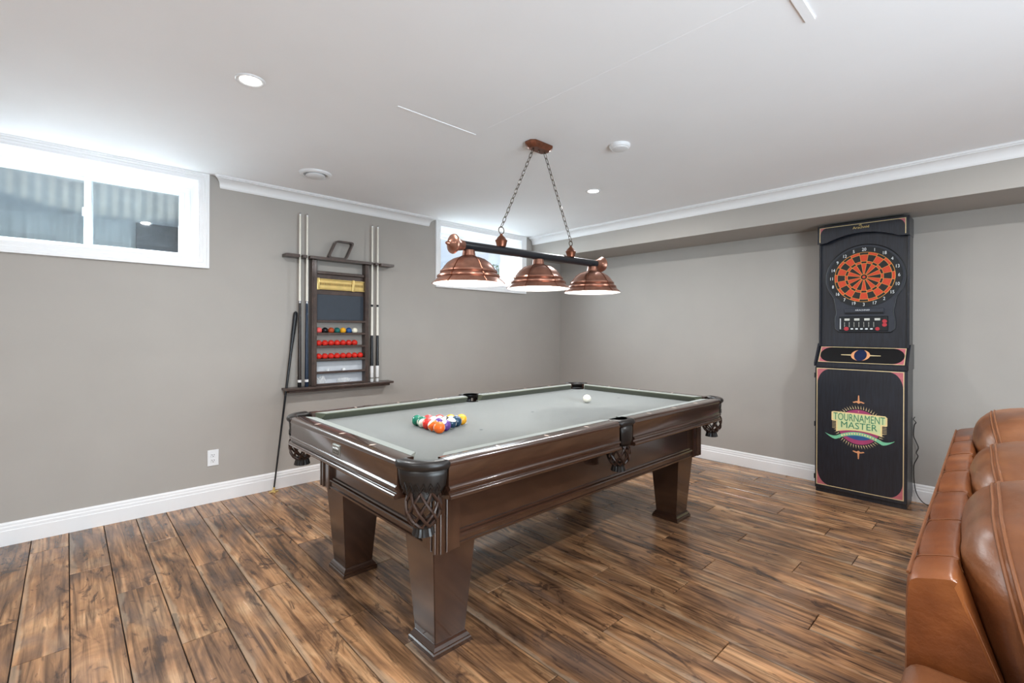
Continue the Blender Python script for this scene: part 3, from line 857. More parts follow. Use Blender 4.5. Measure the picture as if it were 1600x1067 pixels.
# canopy: elongated, faceted
cpts = [(-0.098, -0.022), (-0.075, -0.045), (0.075, -0.045), (0.098, -0.022), (0.098, 0.022), (0.075, 0.045), (-0.075, 0.045), (-0.098, 0.022)]
cn_ = MB().loft([[(x * k, y * k, z) for x, y in cpts] for k, z in ((0.98, 0.0), (1.0, -0.008), (0.97, -0.014), (0.80, -0.030), (0.72, -0.036))]).build('canopy', COPPERD, light, True, 25)
for x in (-0.05, 0.0, 0.05):
    MB().sphere(0.006, (x, 0, -0.040), 10, 8).build('canopy_screw', CHAIN, cn_)
ROD_Z0, ROD_Z1 = 1.722 - ZC, 1.742 - ZC
rodz = lambda x: ROD_Z0 + (ROD_Z1 - ROD_Z0) * (x + 0.64) / 1.28
MB().tube([(-0.625, 0, rodz(-0.625)), (0.625, 0, rodz(0.625))], 0.0235, 20).build('rod', RODM, light, True, 40)
for s_ in (-1, 1):
    pr = [(0.026, 0.575), (0.031, 0.600), (0.033, 0.612), (0.048, 0.630), (0.052, 0.637), (0.050, 0.644), (0.040, 0.647), (0.033, 0.654), (0.020, 0.664), (0.012, 0.668), (0.009, 0.680), (0.005, 0.686), (0.001, 0.688)]
    MB().lathe([(r, s_ * h) for r, h in pr], 24, (0, 0, rodz(s_ * 0.64)), 'X').build('end_cap', COPPER, light, True, 40)
for s_ in (-1, 1):
    hx = s_ * 0.305; zb = rodz(hx)
    hg = MB().lathe([(0.020, 0.018), (0.026, 0.022), (0.033, 0.050), (0.036, 0.056), (0.030, 0.060), (0.022, 0.074), (0.010, 0.084), (0.007, 0.094), (0.001, 0.096)], 16, (hx, 0, zb)).build('hanger', COPPERD, light, True, 40)
    rg = MB(); rr = 0.020 if s_ < 0 else 0.016
    rg.tube([(hx + rr * math.cos(2 * PI * k / 20), 0, zb + 0.094 + rr + rr * math.sin(2 * PI * k / 20)) for k in range(20)], 0.0028, 6, closed=True)
    rg.build('ring', CHAIN, hg, True)
    p0 = Vector((hx, 0, zb + 0.094 + 2 * rr)); p1 = Vector((s_ * 0.050, 0, -0.040))
    chn = MB().sphere(0.005, p1, 8, 6).build('chain', CHAIN, light)
    n = 17; step = (p1 - p0) / n; ln = step.length
    dirv = step.normalized(); side = Vector((0, 1, 0)); third = dirv.cross(side)
    for k in range(n):
        c = p0 + step * (k + 0.5)
        sv = side if (k % 2) == 0 else third
        hw, hl = 0.0085, ln * 0.5 + 0.0045
        path = []
        for a in range(16):
            t = 2 * PI * a / 16
            path.append(c + sv * (hw * math.cos(t)) + dirv * (hl * math.copysign(abs(math.sin(t)) ** 0.8, math.sin(t))))
        MB().tube(path, 0.0019, 5, closed=True).build('chain_link', CHAIN, chn, True)
SHP = [(0.026, 0.182), (0.032, 0.178), (0.036, 0.150), (0.046, 0.143), (0.080, 0.132), (0.110, 0.112), (0.128, 0.090), (0.138, 0.074), (0.146, 0.070), (0.148, 0.062), (0.144, 0.057), (0.154, 0.050), (0.163, 0.044), (0.164, 0.036), (0.160, 0.032), (0.176, 0.017), (0.190, 0.004), (0.192, 0.0)]
SHI = [(0.1905, 0.0005), (0.174, 0.015), (0.158, 0.029), (0.141, 0.055), (0.124, 0.090), (0.106, 0.109), (0.077, 0.128), (0.040, 0.138), (0.0005, 0.140)]
for k, x in enumerate((-0.537, 0.0, 0.537)):
    zb = rodz(x) - 0.020 - 0.182
    s_ = MB().lathe(SHP, 48, (x, 0, zb), cap=False).build('shade', COPPER, light, True, 40)
    MB().lathe(SHI, 40, (x, 0, zb), cap=False).build('reflector', ENAMEL, s_, True, 60)
    MB().lathe([(0.0005, 0.045), (0.022, 0.050), (0.031, 0.072), (0.024, 0.100), (0.014, 0.120), (0.013, 0.139)], 20, (x, 0, zb)).build('bulb', BULB, s_, True)
    fb = MB()
    for a in range(6):
        t = 2 * PI * a / 6 + 0.35
        path = [(x + (r + 0.0015) * math.cos(t), (r + 0.0015) * math.sin(t), zb + h) for r, h in SHP[3:]]
        fb.tube(path, 0.003, 5)
    fb.build('rib', COPPERD, s_, True)
    l_ = lamp('billiard_bulb', 'POINT', (x, 0, zb + 0.035), 6.0, (1.0, 0.96, 0.91), radius=0.03); l_.parent = light

# ================================================================ CEILING FIXTURES
def downlight(x, y, label, watts=21):
    t = thing('recessed_downlight', label, 'ceiling light', (x, y, ZC), 0, 'recessed downlights')
    MB().lathe([(0.062, 0.0), (0.062, -0.003), (0.058, -0.006), (0.048, -0.005), (0.044, -0.002), (0.044, 0.0)], 32).build('trim_ring', VINYL, t, True, 40)
    MB().lathe([(0.043, -0.0005), (0.036, -0.003), (0.0005, -0.004)], 32, cap=True).build('lens', LED, t, True)
    l_ = lamp('downlight_lamp', 'AREA', (0, 0, -0.012), watts, (0.97, 0.98, 0.99), (0, 0, 0), 0.075); l_.parent = t
    return t
downlight(0.606, 2.392, 'lit recessed downlight on the ceiling left of the round vent')
downlight(3.103, 2.343, 'lit recessed downlight beyond the hanging billiard light')
downlight(0.606, -0.35, 'added recessed downlight behind the viewer, window side')  # this and the next two are unseen, added to light the room
downlight(3.103, -0.35, 'added recessed downlight above the leather sofa, out of view')
downlight(-1.2, 1.0, 'added recessed downlight behind the viewer, far side')
sd = thing('smoke_detector', 'round white smoke detector on the ceiling right of the hanging light', 'smoke detector', (2.452, 1.653, ZC))
MB().lathe([(0.062, 0), (0.062, -0.010), (0.058, -0.018), (0.052, -0.022)], 32).build('base', VINYL, sd, True, 40)
MB().lathe([(0.052, -0.0215), (0.050, -0.026), (0.040, -0.030), (0.0005, -0.031)], 32).build('cover', VINYL, sd, True, 40)
sv = thing('ceiling_vent', 'round white air vent on the ceiling above the cue rack', 'vent', (1.312, 3.485, ZC))
MB().lathe([(0.112, 0), (0.110, -0.010), (0.098, -0.018), (0.084, -0.016), (0.080, -0.006), (0.080, 0)], 40).build('flange', VINYL, sv, True, 40)
MB().lathe([(0.079, -0.002), (0.079, -0.006), (0.0005, -0.006)], 40).build('throat', GREYPL, sv, True, 40)
MB().lathe([(0.064, -0.010), (0.066, -0.020), (0.058, -0.026), (0.0005, -0.028)], 40).build('disc', VINYL, sv, True, 40)

# ================================================================ WALL OUTLET
ot = thing('wall_outlet', 'white two-socket wall outlet low on the wall below the left window', 'outlet', (0.790, YW, 0.326))
MB().box((-0.036, -0.006, -0.059), (0.036, 0.0, 0.059), 0.003).build('plate', VINYL, ot)
for s_ in (-1, 1):
    sk = MB().box((-0.017, -0.0085, s_ * 0.020 - 0.015), (0.017, -0.004, s_ * 0.020 + 0.015), 0.003).build('socket', VINYL, ot)
    sl = MB()
    sl.box((-0.008, -0.0092, s_ * 0.020 - 0.002), (-0.0055, -0.008, s_ * 0.020 + 0.008)).box((0.0055, -0.0092, s_ * 0.020 - 0.002), (0.008, -0.008, s_ * 0.020 + 0.008))
    sl.box((-0.0025, -0.0092, s_ * 0.020 - 0.011), (0.0025, -0.008, s_ * 0.020 - 0.006)); sl.build('slot', SOCKET, sk)

# ================================================================ CUE RACK (hangs on the window wall)
RY = YW
rack = thing('cue_rack', 'dark wooden wall rack with blackboard, brass score slider and ball shelves', 'cue rack', (1.742, RY, 0.80))
rz = lambda z: z - 0.80
yF = -0.105
CUE_X = (1.383, 1.440, 2.016, 2.070)
tsb = MB().box((-0.478, -0.044, rz(1.862)), (0.472, 0, rz(1.884)))
edges = [-0.478] + [v for cx in CUE_X for v in (cx - 1.742 - 0.0125, cx - 1.742 + 0.0125)] + [0.472]
for k in range(0, len(edges), 2): tsb.box((edges[k], yF, rz(1.862)), (edges[k + 1], -0.044, rz(1.884)))      # open slots hold the cue shafts
bmesh.ops.remove_doubles(tsb.bm, verts=tsb.bm.verts, dist=0.0001)
ts = tsb.build('top_shelf', RACKW, rack)
bs = MB().box((-0.478, yF - 0.005, rz(0.786)), (0.472, 0, rz(0.806)), 0.004, 2).box((-0.448, yF + 0.012, rz(0.766)), (0.442, 0, rz(0.786)), 0.004).build('bottom_shelf', RACKW, rack)
for xa, xb in ((-0.264, -0.222), (0.206, 0.242)):
    MB().box((xa, -0.072, rz(0.806)), (xb, 0, rz(1.862)), 0.003).build('post', RACKW, rack)
    MB().box((xa + 0.012, -0.077, rz(0.810)), (xb - 0.012, -0.070, rz(1.858)), 0.002).build('post_bead', RACKW, rack)
MB().box((-0.222, -0.030, rz(1.575)), (0.206, -0.004, rz(1.765)), 0.003).build('header_panel', RACKW, rack)
MB().box((-0.222, -0.050, rz(1.748)), (0.206, -0.004, rz(1.772)), 0.003).build('header_rail', RACKW, rack)
MB().box((-0.222, -0.028, rz(1.358)), (0.206, -0.010, rz(1.580)), 0.001).build('blackboard', SLATE, rack)
MB().box((-0.222, -0.010, rz(0.806)), (0.206, -0.004, rz(1.005)), 0.001).build('back_panel', PALEB, rack)
SH = [1.338, 1.232, 1.124, 1.012, 0.905]
for z in SH:
    MB().box((-0.222, -0.068, rz(z)), (0.206, -0.002, rz(z + 0.012)), 0.002).box((-0.222, -0.072, rz(z)), (0.206, -0.062, rz(z + 0.020)), 0.003).build('ball_shelf', RACKW, rack)
MB().box((-0.222, -0.068, rz(0.806)), (0.206, -0.058, rz(0.822)), 0.003).build('shelf_lip', RACKW, rack)
# brass score slider
brs = MB().box((-0.216, -0.040, rz(1.628)), (0.205, -0.030, rz(1.700)), 0.002).build('score_slider', BRASS, rack)
for z in (1.622, 1.704):
    MB().tube([(-0.218, -0.042, rz(z)), (0.206, -0.042, rz(z))], 0.006, 10).build('slider_rod', BRASS, brs, True, 40)
for x in (-0.205, 0.105):
    MB().box((x - 0.012, -0.052, rz(1.612)), (x + 0.012, -0.036, rz(1.714)), 0.005, 2).build('pointer', BRASS, brs, True, 30)
for k in range(30):
    MB().box((-0.186 + k * 0.0128, -0.0412, rz(1.655)), (-0.179 + k * 0.0128, -0.0396, rz(1.676))).build('score_mark', BRASSD, brs)

def small_ball(z, k, col_name, material, label, group):
    me_ = link('snooker_ball', MB().sphere(0.0262, u=22, v=12).mesh('snooker_ball', True), material, None, (1.742 - 0.222 + 0.0275 + k * 0.0527, RY - 0.035, z + 0.012 + 0.0262))
    tag(me_, label, 'snooker ball', group)
SNK = [('pink', srgb(226, 96, 92)), ('black', srgb(24, 26, 28)), ('brown', srgb(176, 74, 40)), ('green', srgb(26, 98, 92)), ('yellow', srgb(236, 170, 40)), ('blue', srgb(40, 84, 142)), ('white', srgb(238, 232, 210))]
for k, (n_, c_) in enumerate(SNK):
    small_ball(SH[1], k, n_, mat('snooker_' + n_, c_, 0.12, var=0.03), '%s snooker ball on the top ball shelf of the cue rack' % n_, 'coloured snooker balls')
REDB = mat('snooker_red', srgb(205, 44, 34), 0.12, var=0.04)
ORD = ['first', 'second', 'third', 'fourth', 'fifth', 'sixth', 'seventh', 'eighth']
for k in range(7): small_ball(SH[2], k, 'red', REDB, '%s red snooker ball from the left on the row of seven' % ORD[k], 'red snooker balls')
for k in range(8): small_ball(SH[3], k, 'red', REDB, '%s red snooker ball from the left on the row of eight' % ORD[k], 'red snooker balls')

# chalk holders and plastic wrap on the lowest shelves
for k, x in enumerate((-0.118, 0.022)):
    t = thing('chalk_holder', 'small clear %s on the fifth rack shelf, %s one' % ('plastic cap', ('left', 'right')[k]), 'cap', (1.742 + x, RY - 0.040, SH[4] + 0.012), 0, 'clear caps on the rack shelf')
    MB().lathe([(0.014, 0.0), (0.015, 0.004), (0.015, 0.020), (0.012, 0.026), (0.0005, 0.027)], 16).build('cap', VINYL if k else CLEAR, t, True, 40)
    MB().lathe([(0.018, 0.0), (0.018, 0.003), (0.014, 0.004)], 16).build('flange', CLEAR, t, True, 40)
def wrap(x, w_, h_, label, seed):
    rnd = random.Random(seed); b_ = MB(); b_.sphere(1.0, u=18, v=12)
    for v in b_.bm.verts:
        k = rnd.uniform(0.82, 1.12); v.co = Vector((v.co.x * w_ * k, v.co.y * 0.022 * k, max(0, (v.co.z * 0.5 + 0.5) * h_ * k)))
    o = b_.build('plastic_wrap', CLEAR, None, False, loc=(1.742 + x, RY - 0.034, 0.8065))
    tag(o, label, 'plastic wrap')
wrap(-0.175, 0.040, 0.075, 'crumpled clear plastic wrap at the left of the lowest rack shelf', 3)
wrap(0.025, 0.062, 0.052, 'low crumpled plastic bag in the middle of the lowest rack shelf', 5)

# 9-ball diamond rack on the top shelf
dm = thing('ball_rack', 'dark wooden diamond ball rack standing on top of the cue rack', 'ball rack', (1.725, RY - 0.05, 1.884))
dp = [(-0.118, 0.012), (0.050, 0.012), (0.120, 0.172), (-0.045, 0.172)]
def rounded(poly, r, n=5):
    out = []
    for i in range(len(poly)):
        p0, p1, p2 = Vector(poly[i - 1]), Vector(poly[i]), Vector(poly[(i + 1) % len(poly)])
        a = p1 + (p0 - p1).normalized() * r; b_ = p1 + (p2 - p1).normalized() * r
        for k in range(n + 1):
            t = k / n; out.append(tuple(a * (1 - t) ** 2 + p1 * 2 * t * (1 - t) + b_ * t * t))
    return out
op = rounded(dp, 0.030); 
ctr = Vector((sum(p[0] for p in dp) / 4, sum(p[1] for p in dp) / 4))
inn = rounded([tuple(ctr + (Vector(p) - ctr) * 0.84) for p in dp], 0.022)
rngs = []
for yy, P_ in ((-0.024, op), (0.024, op), (0.024, inn), (-0.024, inn)): rngs.append([(x, yy, z - 0.011) for x, z in P_])
MB().loft(rngs + [rngs[0]], cap=False).build('frame', RACKW, dm, True, 30)

# cues
def cue(x, label, kind):
    t = thing('pool_cue', label, 'pool cue', (x, RY - 0.062, 0.8065), 0, 'cues in the wall rack')
    P = lambda prof, nm, m_: MB().lathe(prof, 14).build(nm, m_, t, True, 40)
    top = 1.418
    P([(0.0068, 0.70 if kind < 2 else 0.42), (0.0098 if kind < 2 else 0.0115, 0.70 if kind < 2 else 0.4205), (0.0092, 0.72), (0.0066, top - 0.02)], 'shaft', CUEW)
    P([(0.0066, top - 0.02), (0.0064, top - 0.004)], 'ferrule', CUEBW)
    P([(0.0064, top - 0.004), (0.0060, top), (0.002, top + 0.003)], 'tip', FELTTIP)
    if kind < 2:
        P([(0.0145, 0.06), (0.0100, 0.685)], 'butt', (CUEB, CUEN)[kind])
        P([(0.0100, 0.685), (0.0100, 0.705)], 'joint_collar', CHROME)
        P([(0.0150, 0.040), (0.0150, 0.060)], 'ring', CUEBW)
        P([(0.0120, 0.0), (0.0148, 0.006), (0.0150, 0.040)], 'bumper', (CUEK, CUEN)[kind])
    else:
        P([(0.0098, 0.68), (0.0100, 0.70)], 'joint_collar', CUEK)
        P([(0.0148, 0.145), (0.0118, 0.42)], 'grip_wrap', CUEK)
        P([(0.0120, 0.0), (0.0152, 0.006), (0.0150, 0.145)], 'butt_sleeve', CUEBW)
        P([(0.0154, 0.030), (0.0154, 0.040)], 'ring', PLATE)
    return t
cue(1.383, 'pool cue with dark brown butt, leftmost in the wall rack', 0)
cue(1.440, 'pool cue with navy butt, next to the left post of the rack', 1)
cue(2.016, 'pool cue with black wrap and white butt, nearest the right post', 2)
cue(2.070, 'pool cue with black wrap and white butt, rightmost in the rack', 3)

# snooker rest leaning against the wall
rs0, rs1 = Vector((1.187, 3.985, 0.0)), Vector((1.366, 4.036, 1.425))
rest = thing('bridge_stick', 'long black bridge stick leaning on the wall left of the cue rack', 'bridge stick', rs0)
v = rs1 - rs0
MB().tube([v * 0.02, v * 0.45, v * 0.78], [0.0058, 0.0082, 0.0110], 12).build('shaft', CUEK, rest, True, 40)
MB().tube([v * 0.78, v * 0.86, v * 0.975, v * 0.992, v * 1.0], [0.0112, 0.0150, 0.0178, 0.0160, 0.0060], 14).build('handle', RODM, rest, True, 40)
MB().box((-0.035, -0.006, 0.0), (0.035, 0.006, 0.007), 0.002).box((-0.006, -0.035, 0.0), (0.006, 0.035, 0.007), 0.002).tube([(0, 0, 0.004), v * 0.025], 0.008, 10).build('cross_head', BRASS, rest)

# ================================================================ DART CABINET
dart = thing('dart_cabinet', 'tall black electronic dart game cabinet with round red and black dartboard', 'dart cabinet', (4.390, 0.811, 0), -PI / 2)
DH = 0.2875; DD = 0.262
XZ = lambda y0, y1: ((lambda a, b_: (a, y0, b_)), (lambda a, b_: (a, y1, b_)))
def flat(pts, y, name, m_, parent, th=0.0006):
    return MB().prism(pts, *XZ(y - th, y)).build(name, m_, parent)
def rectp(x0, x1, z0, z1): return [(x0, z0), (x1, z0), (x1, z1), (x0, z1)]
MB().box((-DH + 0.004, 0.012, 0.0), (DH - 0.004, DD, 0.04), 0.002).build('plinth', BLKW, dart)
MB().box((-DH, 0.018, 0.040), (DH, DD, 1.005), 0.003).build('lower_body', BLKW, dart)
dd = MB().box((-DH, 0.0, 0.034), (DH, 0.018, 0.998), 0.003).build('door', BLKW, dart)
bx0, bx1, bz0, bz1, bt = -0.283 + 0.006, 0.283 - 0.014, 0.060, 0.990, 0.0055
bd = MB()
for r_ in (rectp(bx0, bx1, bz0, bz0 + bt), rectp(bx0, bx1, bz1 - bt, bz1), rectp(bx0, bx0 + bt, bz0 + bt, bz1 - bt), rectp(bx1 - bt, bx1, bz0 + bt, bz1 - bt)):
    bd.prism(r_, *XZ(-0.0008, 0.0))
bd.build('border', GOLDP, dd)
def corner_piece(cx, cz, sx, sz, w_, h_, y, parent, m_=PINKP):
    """fills the corner outside a concave rounded edge"""
    pts = [(cx, cz), (cx + sx * w_, cz)] + [(cx + sx * w_ - sx * w_ * math.sin(math.radians(t)) , cz + sz * h_ - sz * h_ * math.cos(math.radians(t))) for t in range(9, 90, 9)] + [(cx, cz + sz * h_)]
    flat(pts, y, 'corner_print', m_, parent)
for cx, sx in ((bx0 + bt, 1), (bx1 - bt, -1)):
    for cz, sz in ((bz0 + bt, 1), (bz1 - bt, -1)):
        corner_piece(cx, cz, sx, sz, 0.085, 0.125, 0.0, dd)
for z in (0.12, 0.54, 0.93):
    MB().box((-DH - 0.006, -0.004, z - 0.02), (-DH + 0.004, 0.020, z + 0.02), 0.002).build('hinge', RODM, dd)
# emblem on the door
EZ = 0.553
em = flat([(0.132 * math.cos(2 * PI * k / 48), EZ + 0.132 * math.sin(2 * PI * k / 48)) for k in range(48)], -0.0002, 'emblem', MAGP, dd)
spk = MB()
for k in range(56):
    a = 2 * PI * k / 56
    if abs(math.cos(a)) > 0.93 and abs(math.sin(a)) < 0.18: continue
    c_, s_ = math.cos(a), math.sin(a); t = Vector((-s_, c_))
    q = [Vector((c_, s_)) * 0.139 + t * 0.0034, Vector((c_, s_)) * 0.166 + t * 0.005, Vector((c_, s_)) * 0.139 - t * 0.0034]
    spk.prism([(p.x, EZ + p.y) for p in q], *XZ(-0.0009, -0.0002))
spk.build('emblem_ray', GOLDP, em)
for s_ in (-1, 1):
    z0 = EZ + s_ * 0.176
    f_ = lambda pts: [(x, z0 + s_ * z) for x, z in pts]
    flat(f_([(-0.038, 0.012), (-0.020, 0.020), (-0.006, 0.022), (-0.003, 0.066), (0.003, 0.066), (0.006, 0.022), (0.020, 0.020), (0.038, 0.012), (0.030, 0.006), (0.012, 0.012), (0, 0.002), (-0.012, 0.012), (-0.030, 0.006)]), -0.0002, 'emblem_finial', ORANP, em)
flat([(x, EZ - 0.066 - 0.032 * (1 - (x / 0.10) ** 2)) for x in [-0.10 + 0.01 * i for i in range(21)]] + [(x, EZ - 0.062 + 0.016 * (1 - (x / 0.10) ** 2)) for x in [0.10 - 0.01 * i for i in range(21)]], -0.0010, 'emblem_field', BLUEP, em)
# mint ribbon
up = [(-0.215 + 0.43 * i / 40) for i in range(41)]
def ribz(x): return EZ - 0.052 - 0.052 * (abs(x) / 0.15) ** 2 + (0.085 * max(0, (abs(x) - 0.14) / 0.075) ** 1.5)
def ribw(x): return 0.026 if abs(x) < 0.15 else 0.026 * max(0.12, 1 - (abs(x) - 0.15) / 0.07)
flat([(x, ribz(x) - ribw(x) / 2) for x in up] + [(x, ribz(x) + ribw(x) / 2) for x in reversed(up)], -0.0016, 'emblem_ribbon', MINTP, em)
rb = MB()
for k in range(14):
    x = -0.105 + k * 0.0162
    rb.prism(rectp(x - 0.0045, x + 0.0045, ribz(x) - 0.006, ribz(x) + 0.006), *XZ(-0.0028, -0.0022))
rb.build('ribbon_mark', CREAMP, em)
def plate_outline(g):
    a, b2, zt, zm, zl = 0.174 - g, 0.144 - g, EZ + 0.104 - g, EZ + 0.028 + g, EZ - 0.052 + g
    low = [(b2 - 2 * b2 * i / 12, zl + 0.024 * (1 - ((b2 - 2 * b2 * i / 12) / b2) ** 2)) for i in range(13)]
    return [(-a, zt - 0.006), (-a + 0.012, zt), (a - 0.012, zt), (a, zt - 0.012), (a, zm + 0.006), (a - 0.006, zm), (b2, zm)] + low + [(-b2, zm), (-a + 0.006, zm), (-a, zm + 0.006)]
flat(plate_outline(0), -0.0026, 'emblem_plate', CREAMP, em)
flat(plate_outline(0.010), -0.0032, 'plate_field', mat('pale_mint_print', srgb(206, 214, 160), 0.45, var=0.05), em)
front_text('lettering', 'TOURNAMENT', 0.076, em, TEALT, 0.0, -0.0046, EZ + 0.064, (0.62, 1.06), bold=0.0)
front_text('lettering', 'MASTER', 0.076, em, TEALT, 0.0, -0.0046, EZ + 0.006, (0.84, 0.92), bold=0.0)
flat([(0.004 * math.sin(2 * PI * k / 10) * (1 if k % 2 == 0 else 0.45), EZ + 0.118 + 0.008 * math.cos(2 * PI * k / 10) * (1 if k % 2 == 0 else 0.45)) for k in range(10)], -0.0012, 'emblem_star', GOLDP, em)
bars = MB()
for s_ in (-1, 1):
    for k in range(5):
        bars.prism(rectp(*sorted((s_ * 0.146, s_ * 0.170)), EZ + 0.016 - k * 0.011, EZ + 0.019 - k * 0.011), *XZ(-0.0009, -0.0002))
bars.build('emblem_bar', GOLDP, em)

# sloping control panel: (y depth, z)
P0, P1 = (0.0, 1.030), (0.108, 1.165)
cpn = MB()
cpn.prism([(0.0, 1.000), (0.0, 1.030), (0.108, 1.165), (DD, 1.165), (DD, 1.000)], lambda a, h: (-DH + 0.006, a, h), lambda a, h: (DH - 0.006, a, h))
cp_ = cpn.build('control_panel', BLKW, dart)
for s_ in (-1, 1):
    x0, x1 = sorted((s_ * (DH - 0.006), s_ * (DH + 0.006)))
    MB().prism([(-0.010, 1.005), (-0.014, 1.035), (0.100, 1.185), (0.125, 1.185), (DD, 1.185), (DD, 1.000)], lambda a, h: (x0, a, h), lambda a, h: (x1, a, h)).build('side_cheek', BLKW, dart)
sl = Vector((P1[0] - P0[0], P1[1] - P0[1])); sln = sl.length; sl.normalize()
def panel_pt(x, t, up_):      # t = distance up the slope
    return (x, P0[0] + sl.x * t - sl.y * up_, P0[1] + sl.y * t + sl.x * up_)
def pflat(pts, name, m_, parent, lift=0.0006, th=0.0006):
    return MB().prism(pts, lambda a, b_: panel_pt(a, b_, lift), lambda a, b_: panel_pt(a, b_, lift + th)).build(name, m_, parent)
pw = DH - 0.018
pflat(rectp(-pw, pw, 0.008, sln - 0.008), 'panel_print', BLACK, cp_)
bd = MB()
for r_ in (rectp(-pw, pw, 0.010, 0.0145), rectp(-pw, pw, sln - 0.0145, sln - 0.010), rectp(-pw, -pw + 0.0055, 0.0145, sln - 0.0145), rectp(pw - 0.0055, pw, 0.0145, sln - 0.0145)):
    bd.prism(r_, lambda a, b_: panel_pt(a, b_, 0.0014), lambda a, b_: panel_pt(a, b_, 0.0020))
bd.build('border', GOLDP, cp_)
for cx, sx in ((-pw + 0.0055, 1), (pw - 0.0055, -1)):
    for cz, sz in ((0.0145, 1), (sln - 0.0145, -1)):
        w_, h_ = 0.075, (sln - 0.029) / 2
        pts = [(cx, cz), (cx + sx * w_, cz)] + [(cx + sx * w_ - sx * w_ * math.sin(math.radians(t)), cz + sz * h_ - sz * h_ * math.cos(math.radians(t))) for t in range(9, 90, 9)] + [(cx, cz + sz * h_)]
        pflat(pts, 'corner_print', PINKP, cp_, 0.0014)
cm = sln / 2
pflat([(0.060 * math.cos(2 * PI * k / 32), cm + 0.052 * math.sin(2 * PI * k / 32)) for k in range(32)], 'medallion_ring', ORANP, cp_, 0.0014)
pflat([(0.040 * math.cos(2 * PI * k / 32), cm + 0.054 * math.sin(2 * PI * k / 32)) for k in range(32)], 'medallion', NAVYP, cp_, 0.0022)
for s_ in (-1, 1):
    pflat([(s_ * 0.056, cm - 0.005), (s_ * 0.125, cm - 0.0025), (s_ * 0.125, cm + 0.0025), (s_ * 0.056, cm + 0.005)], 'medallion_spear', GOLDP, cp_, 0.0014)

# upper body, recessed face
UY = 0.112
MB().box((-DH + 0.010, UY, 1.150), (DH - 0.010, DD, 2.110), 0.002).build('upper_body', BLKW, dart)
for s_ in (-1, 1):
    x0, x1 = sorted((s_ * (DH - 0.014), s_ * (DH - 0.002)))
    MB().box((x0, UY - 0.022, 1.160), (x1, DD, 2.110), 0.002).build('side_panel', BLKW, dart)
# header with arched lower edge
HYF = 0.050
ar = [(-DH + 0.060 + (2 * DH - 0.120) * i / 20) for i in range(21)]
arch = [(x, 1.990 + 0.055 * (1 - (x / (DH - 0.060)) ** 2)) for x in ar]
hp = [(-DH, 1.986)] + arch + [(DH, 1.986), (DH, 2.128), (-DH, 2.128)]
hd = MB().prism(hp, *XZ(HYF, HYF + 0.018)).build('header', BLKW, dart)
MB().box((-DH, HYF + 0.018, 2.100), (DH, DD, 2.128), 0.002).box((-DH, HYF + 0.018, 1.99), (-DH + 0.012, DD, 2.10)).box((DH - 0.012, HYF + 0.018, 1.99), (DH, DD, 2.10)).build('header_box', BLKW, dart)
hb = MB()
for r_ in (rectp(-DH + 0.014, DH - 0.018, 2.109, 2.1135), rectp(-DH + 0.014, -DH + 0.0195, 1.998, 2.109), rectp(DH - 0.0235, DH - 0.018, 1.998, 2.109)): hb.prism(r_, *XZ(HYF - 0.0008, HYF))
hb.build('border', GOLDP, hd)
for cx, sx in ((-DH + 0.0195, 1), (DH - 0.0235, -1)):
    corner_piece(cx, 2.109, sx, -1, 0.045, 0.055, HYF, hd)
front_text('lettering', 'Arachnid', 0.030, hd, BRASS, 0.0, HYF - 0.0012, 2.083, (0.95, 0.9))
flat([(-0.004 + 0.010 * math.cos(t), 2.098 + 0.006 * math.sin(t)) for t in [PI * k / 8 for k in range(9)]], HYF, 'logo_crest', BRASS, hd)

# dart board unit
BC = (0.012, 1.703)
def fy_(d_): return UY - d_
unit_pts = arc(BC[0], BC[1], 0.252, -38, 218, 40) + [(BC[0] - 0.178, 1.43), (BC[0] - 0.190, 1.38), (BC[0] - 0.190, 1.305), (BC[0] - 0.165, 1.278), (BC[0] + 0.165, 1.278), (BC[0] + 0.190, 1.305), (BC[0] + 0.190, 1.38), (BC[0] + 0.178, 1.43)]
brd = MB().prism(unit_pts, *XZ(fy_(0.010), fy_(0.0))).build('dartboard', BLKP, dart)
ol = MB(); ol.tube([(x, fy_(0.010), z) for x, z in unit_pts], 0.0035, 6, closed=True); ol.build('bezel_groove', BLACK, brd, True)
flat([(BC[0] + 0.234 * math.cos(2 * PI * k / 64), BC[1] + 0.234 * math.sin(2 * PI * k / 64)) for k in range(64)], fy_(0.012), 'number_ring', BLKRING, brd, 0.002)
R_OUT, R_DI, R_TO, R_TI, R_B = 0.191, 0.172, 0.122, 0.105, 0.022
SEQ = [20, 1, 18, 4, 13, 6, 10, 15, 2, 17, 3, 19, 7, 16, 8, 11, 14, 9, 12, 5]
seg_cache = {}
for k, num in enumerate(SEQ):
    for (r0, r1, ring) in ((R_DI, R_OUT, 0), (R_TO, R_DI, 1), (R_TI, R_TO, 2), (R_B, R_TI, 3)):
        red = (k % 2 == 0) if ring in (1, 3) else (k % 2 == 1)
        ck = (r0, red)
        if ck not in seg_cache:
            hw = math.radians(8.7)
            pts = [(r1 * 0.997 * math.sin(t), r1 * 0.997 * math.cos(t)) for t in (-hw, -hw / 2, 0, hw / 2, hw)] + [(r0 * 1.004 * math.sin(t), r0 * 1.004 * math.cos(t)) for t in (hw, 0, -hw)]
            seg_cache[ck] = MB().prism(pts, lambda a, b_: (a, -0.0075 if ring in (1, 3) else -0.0065, b_), lambda a, b_: (a, -0.003, b_)).mesh('segment')
            seg_cache[ck].materials.append(REDSEG if red else BLKSEG)
        o = link('segment', seg_cache[ck], None, brd, (BC[0], fy_(0.010), BC[1]), (0, math.radians(18 * k), 0))
    a = math.radians(90 - 18 * k)
    front_text('number', str(num), 0.036, brd, WHITEP, BC[0] + 0.213 * math.cos(a), fy_(0.0148), BC[1] + 0.213 * math.sin(a), (0.8, 0.95))
wires = MB()
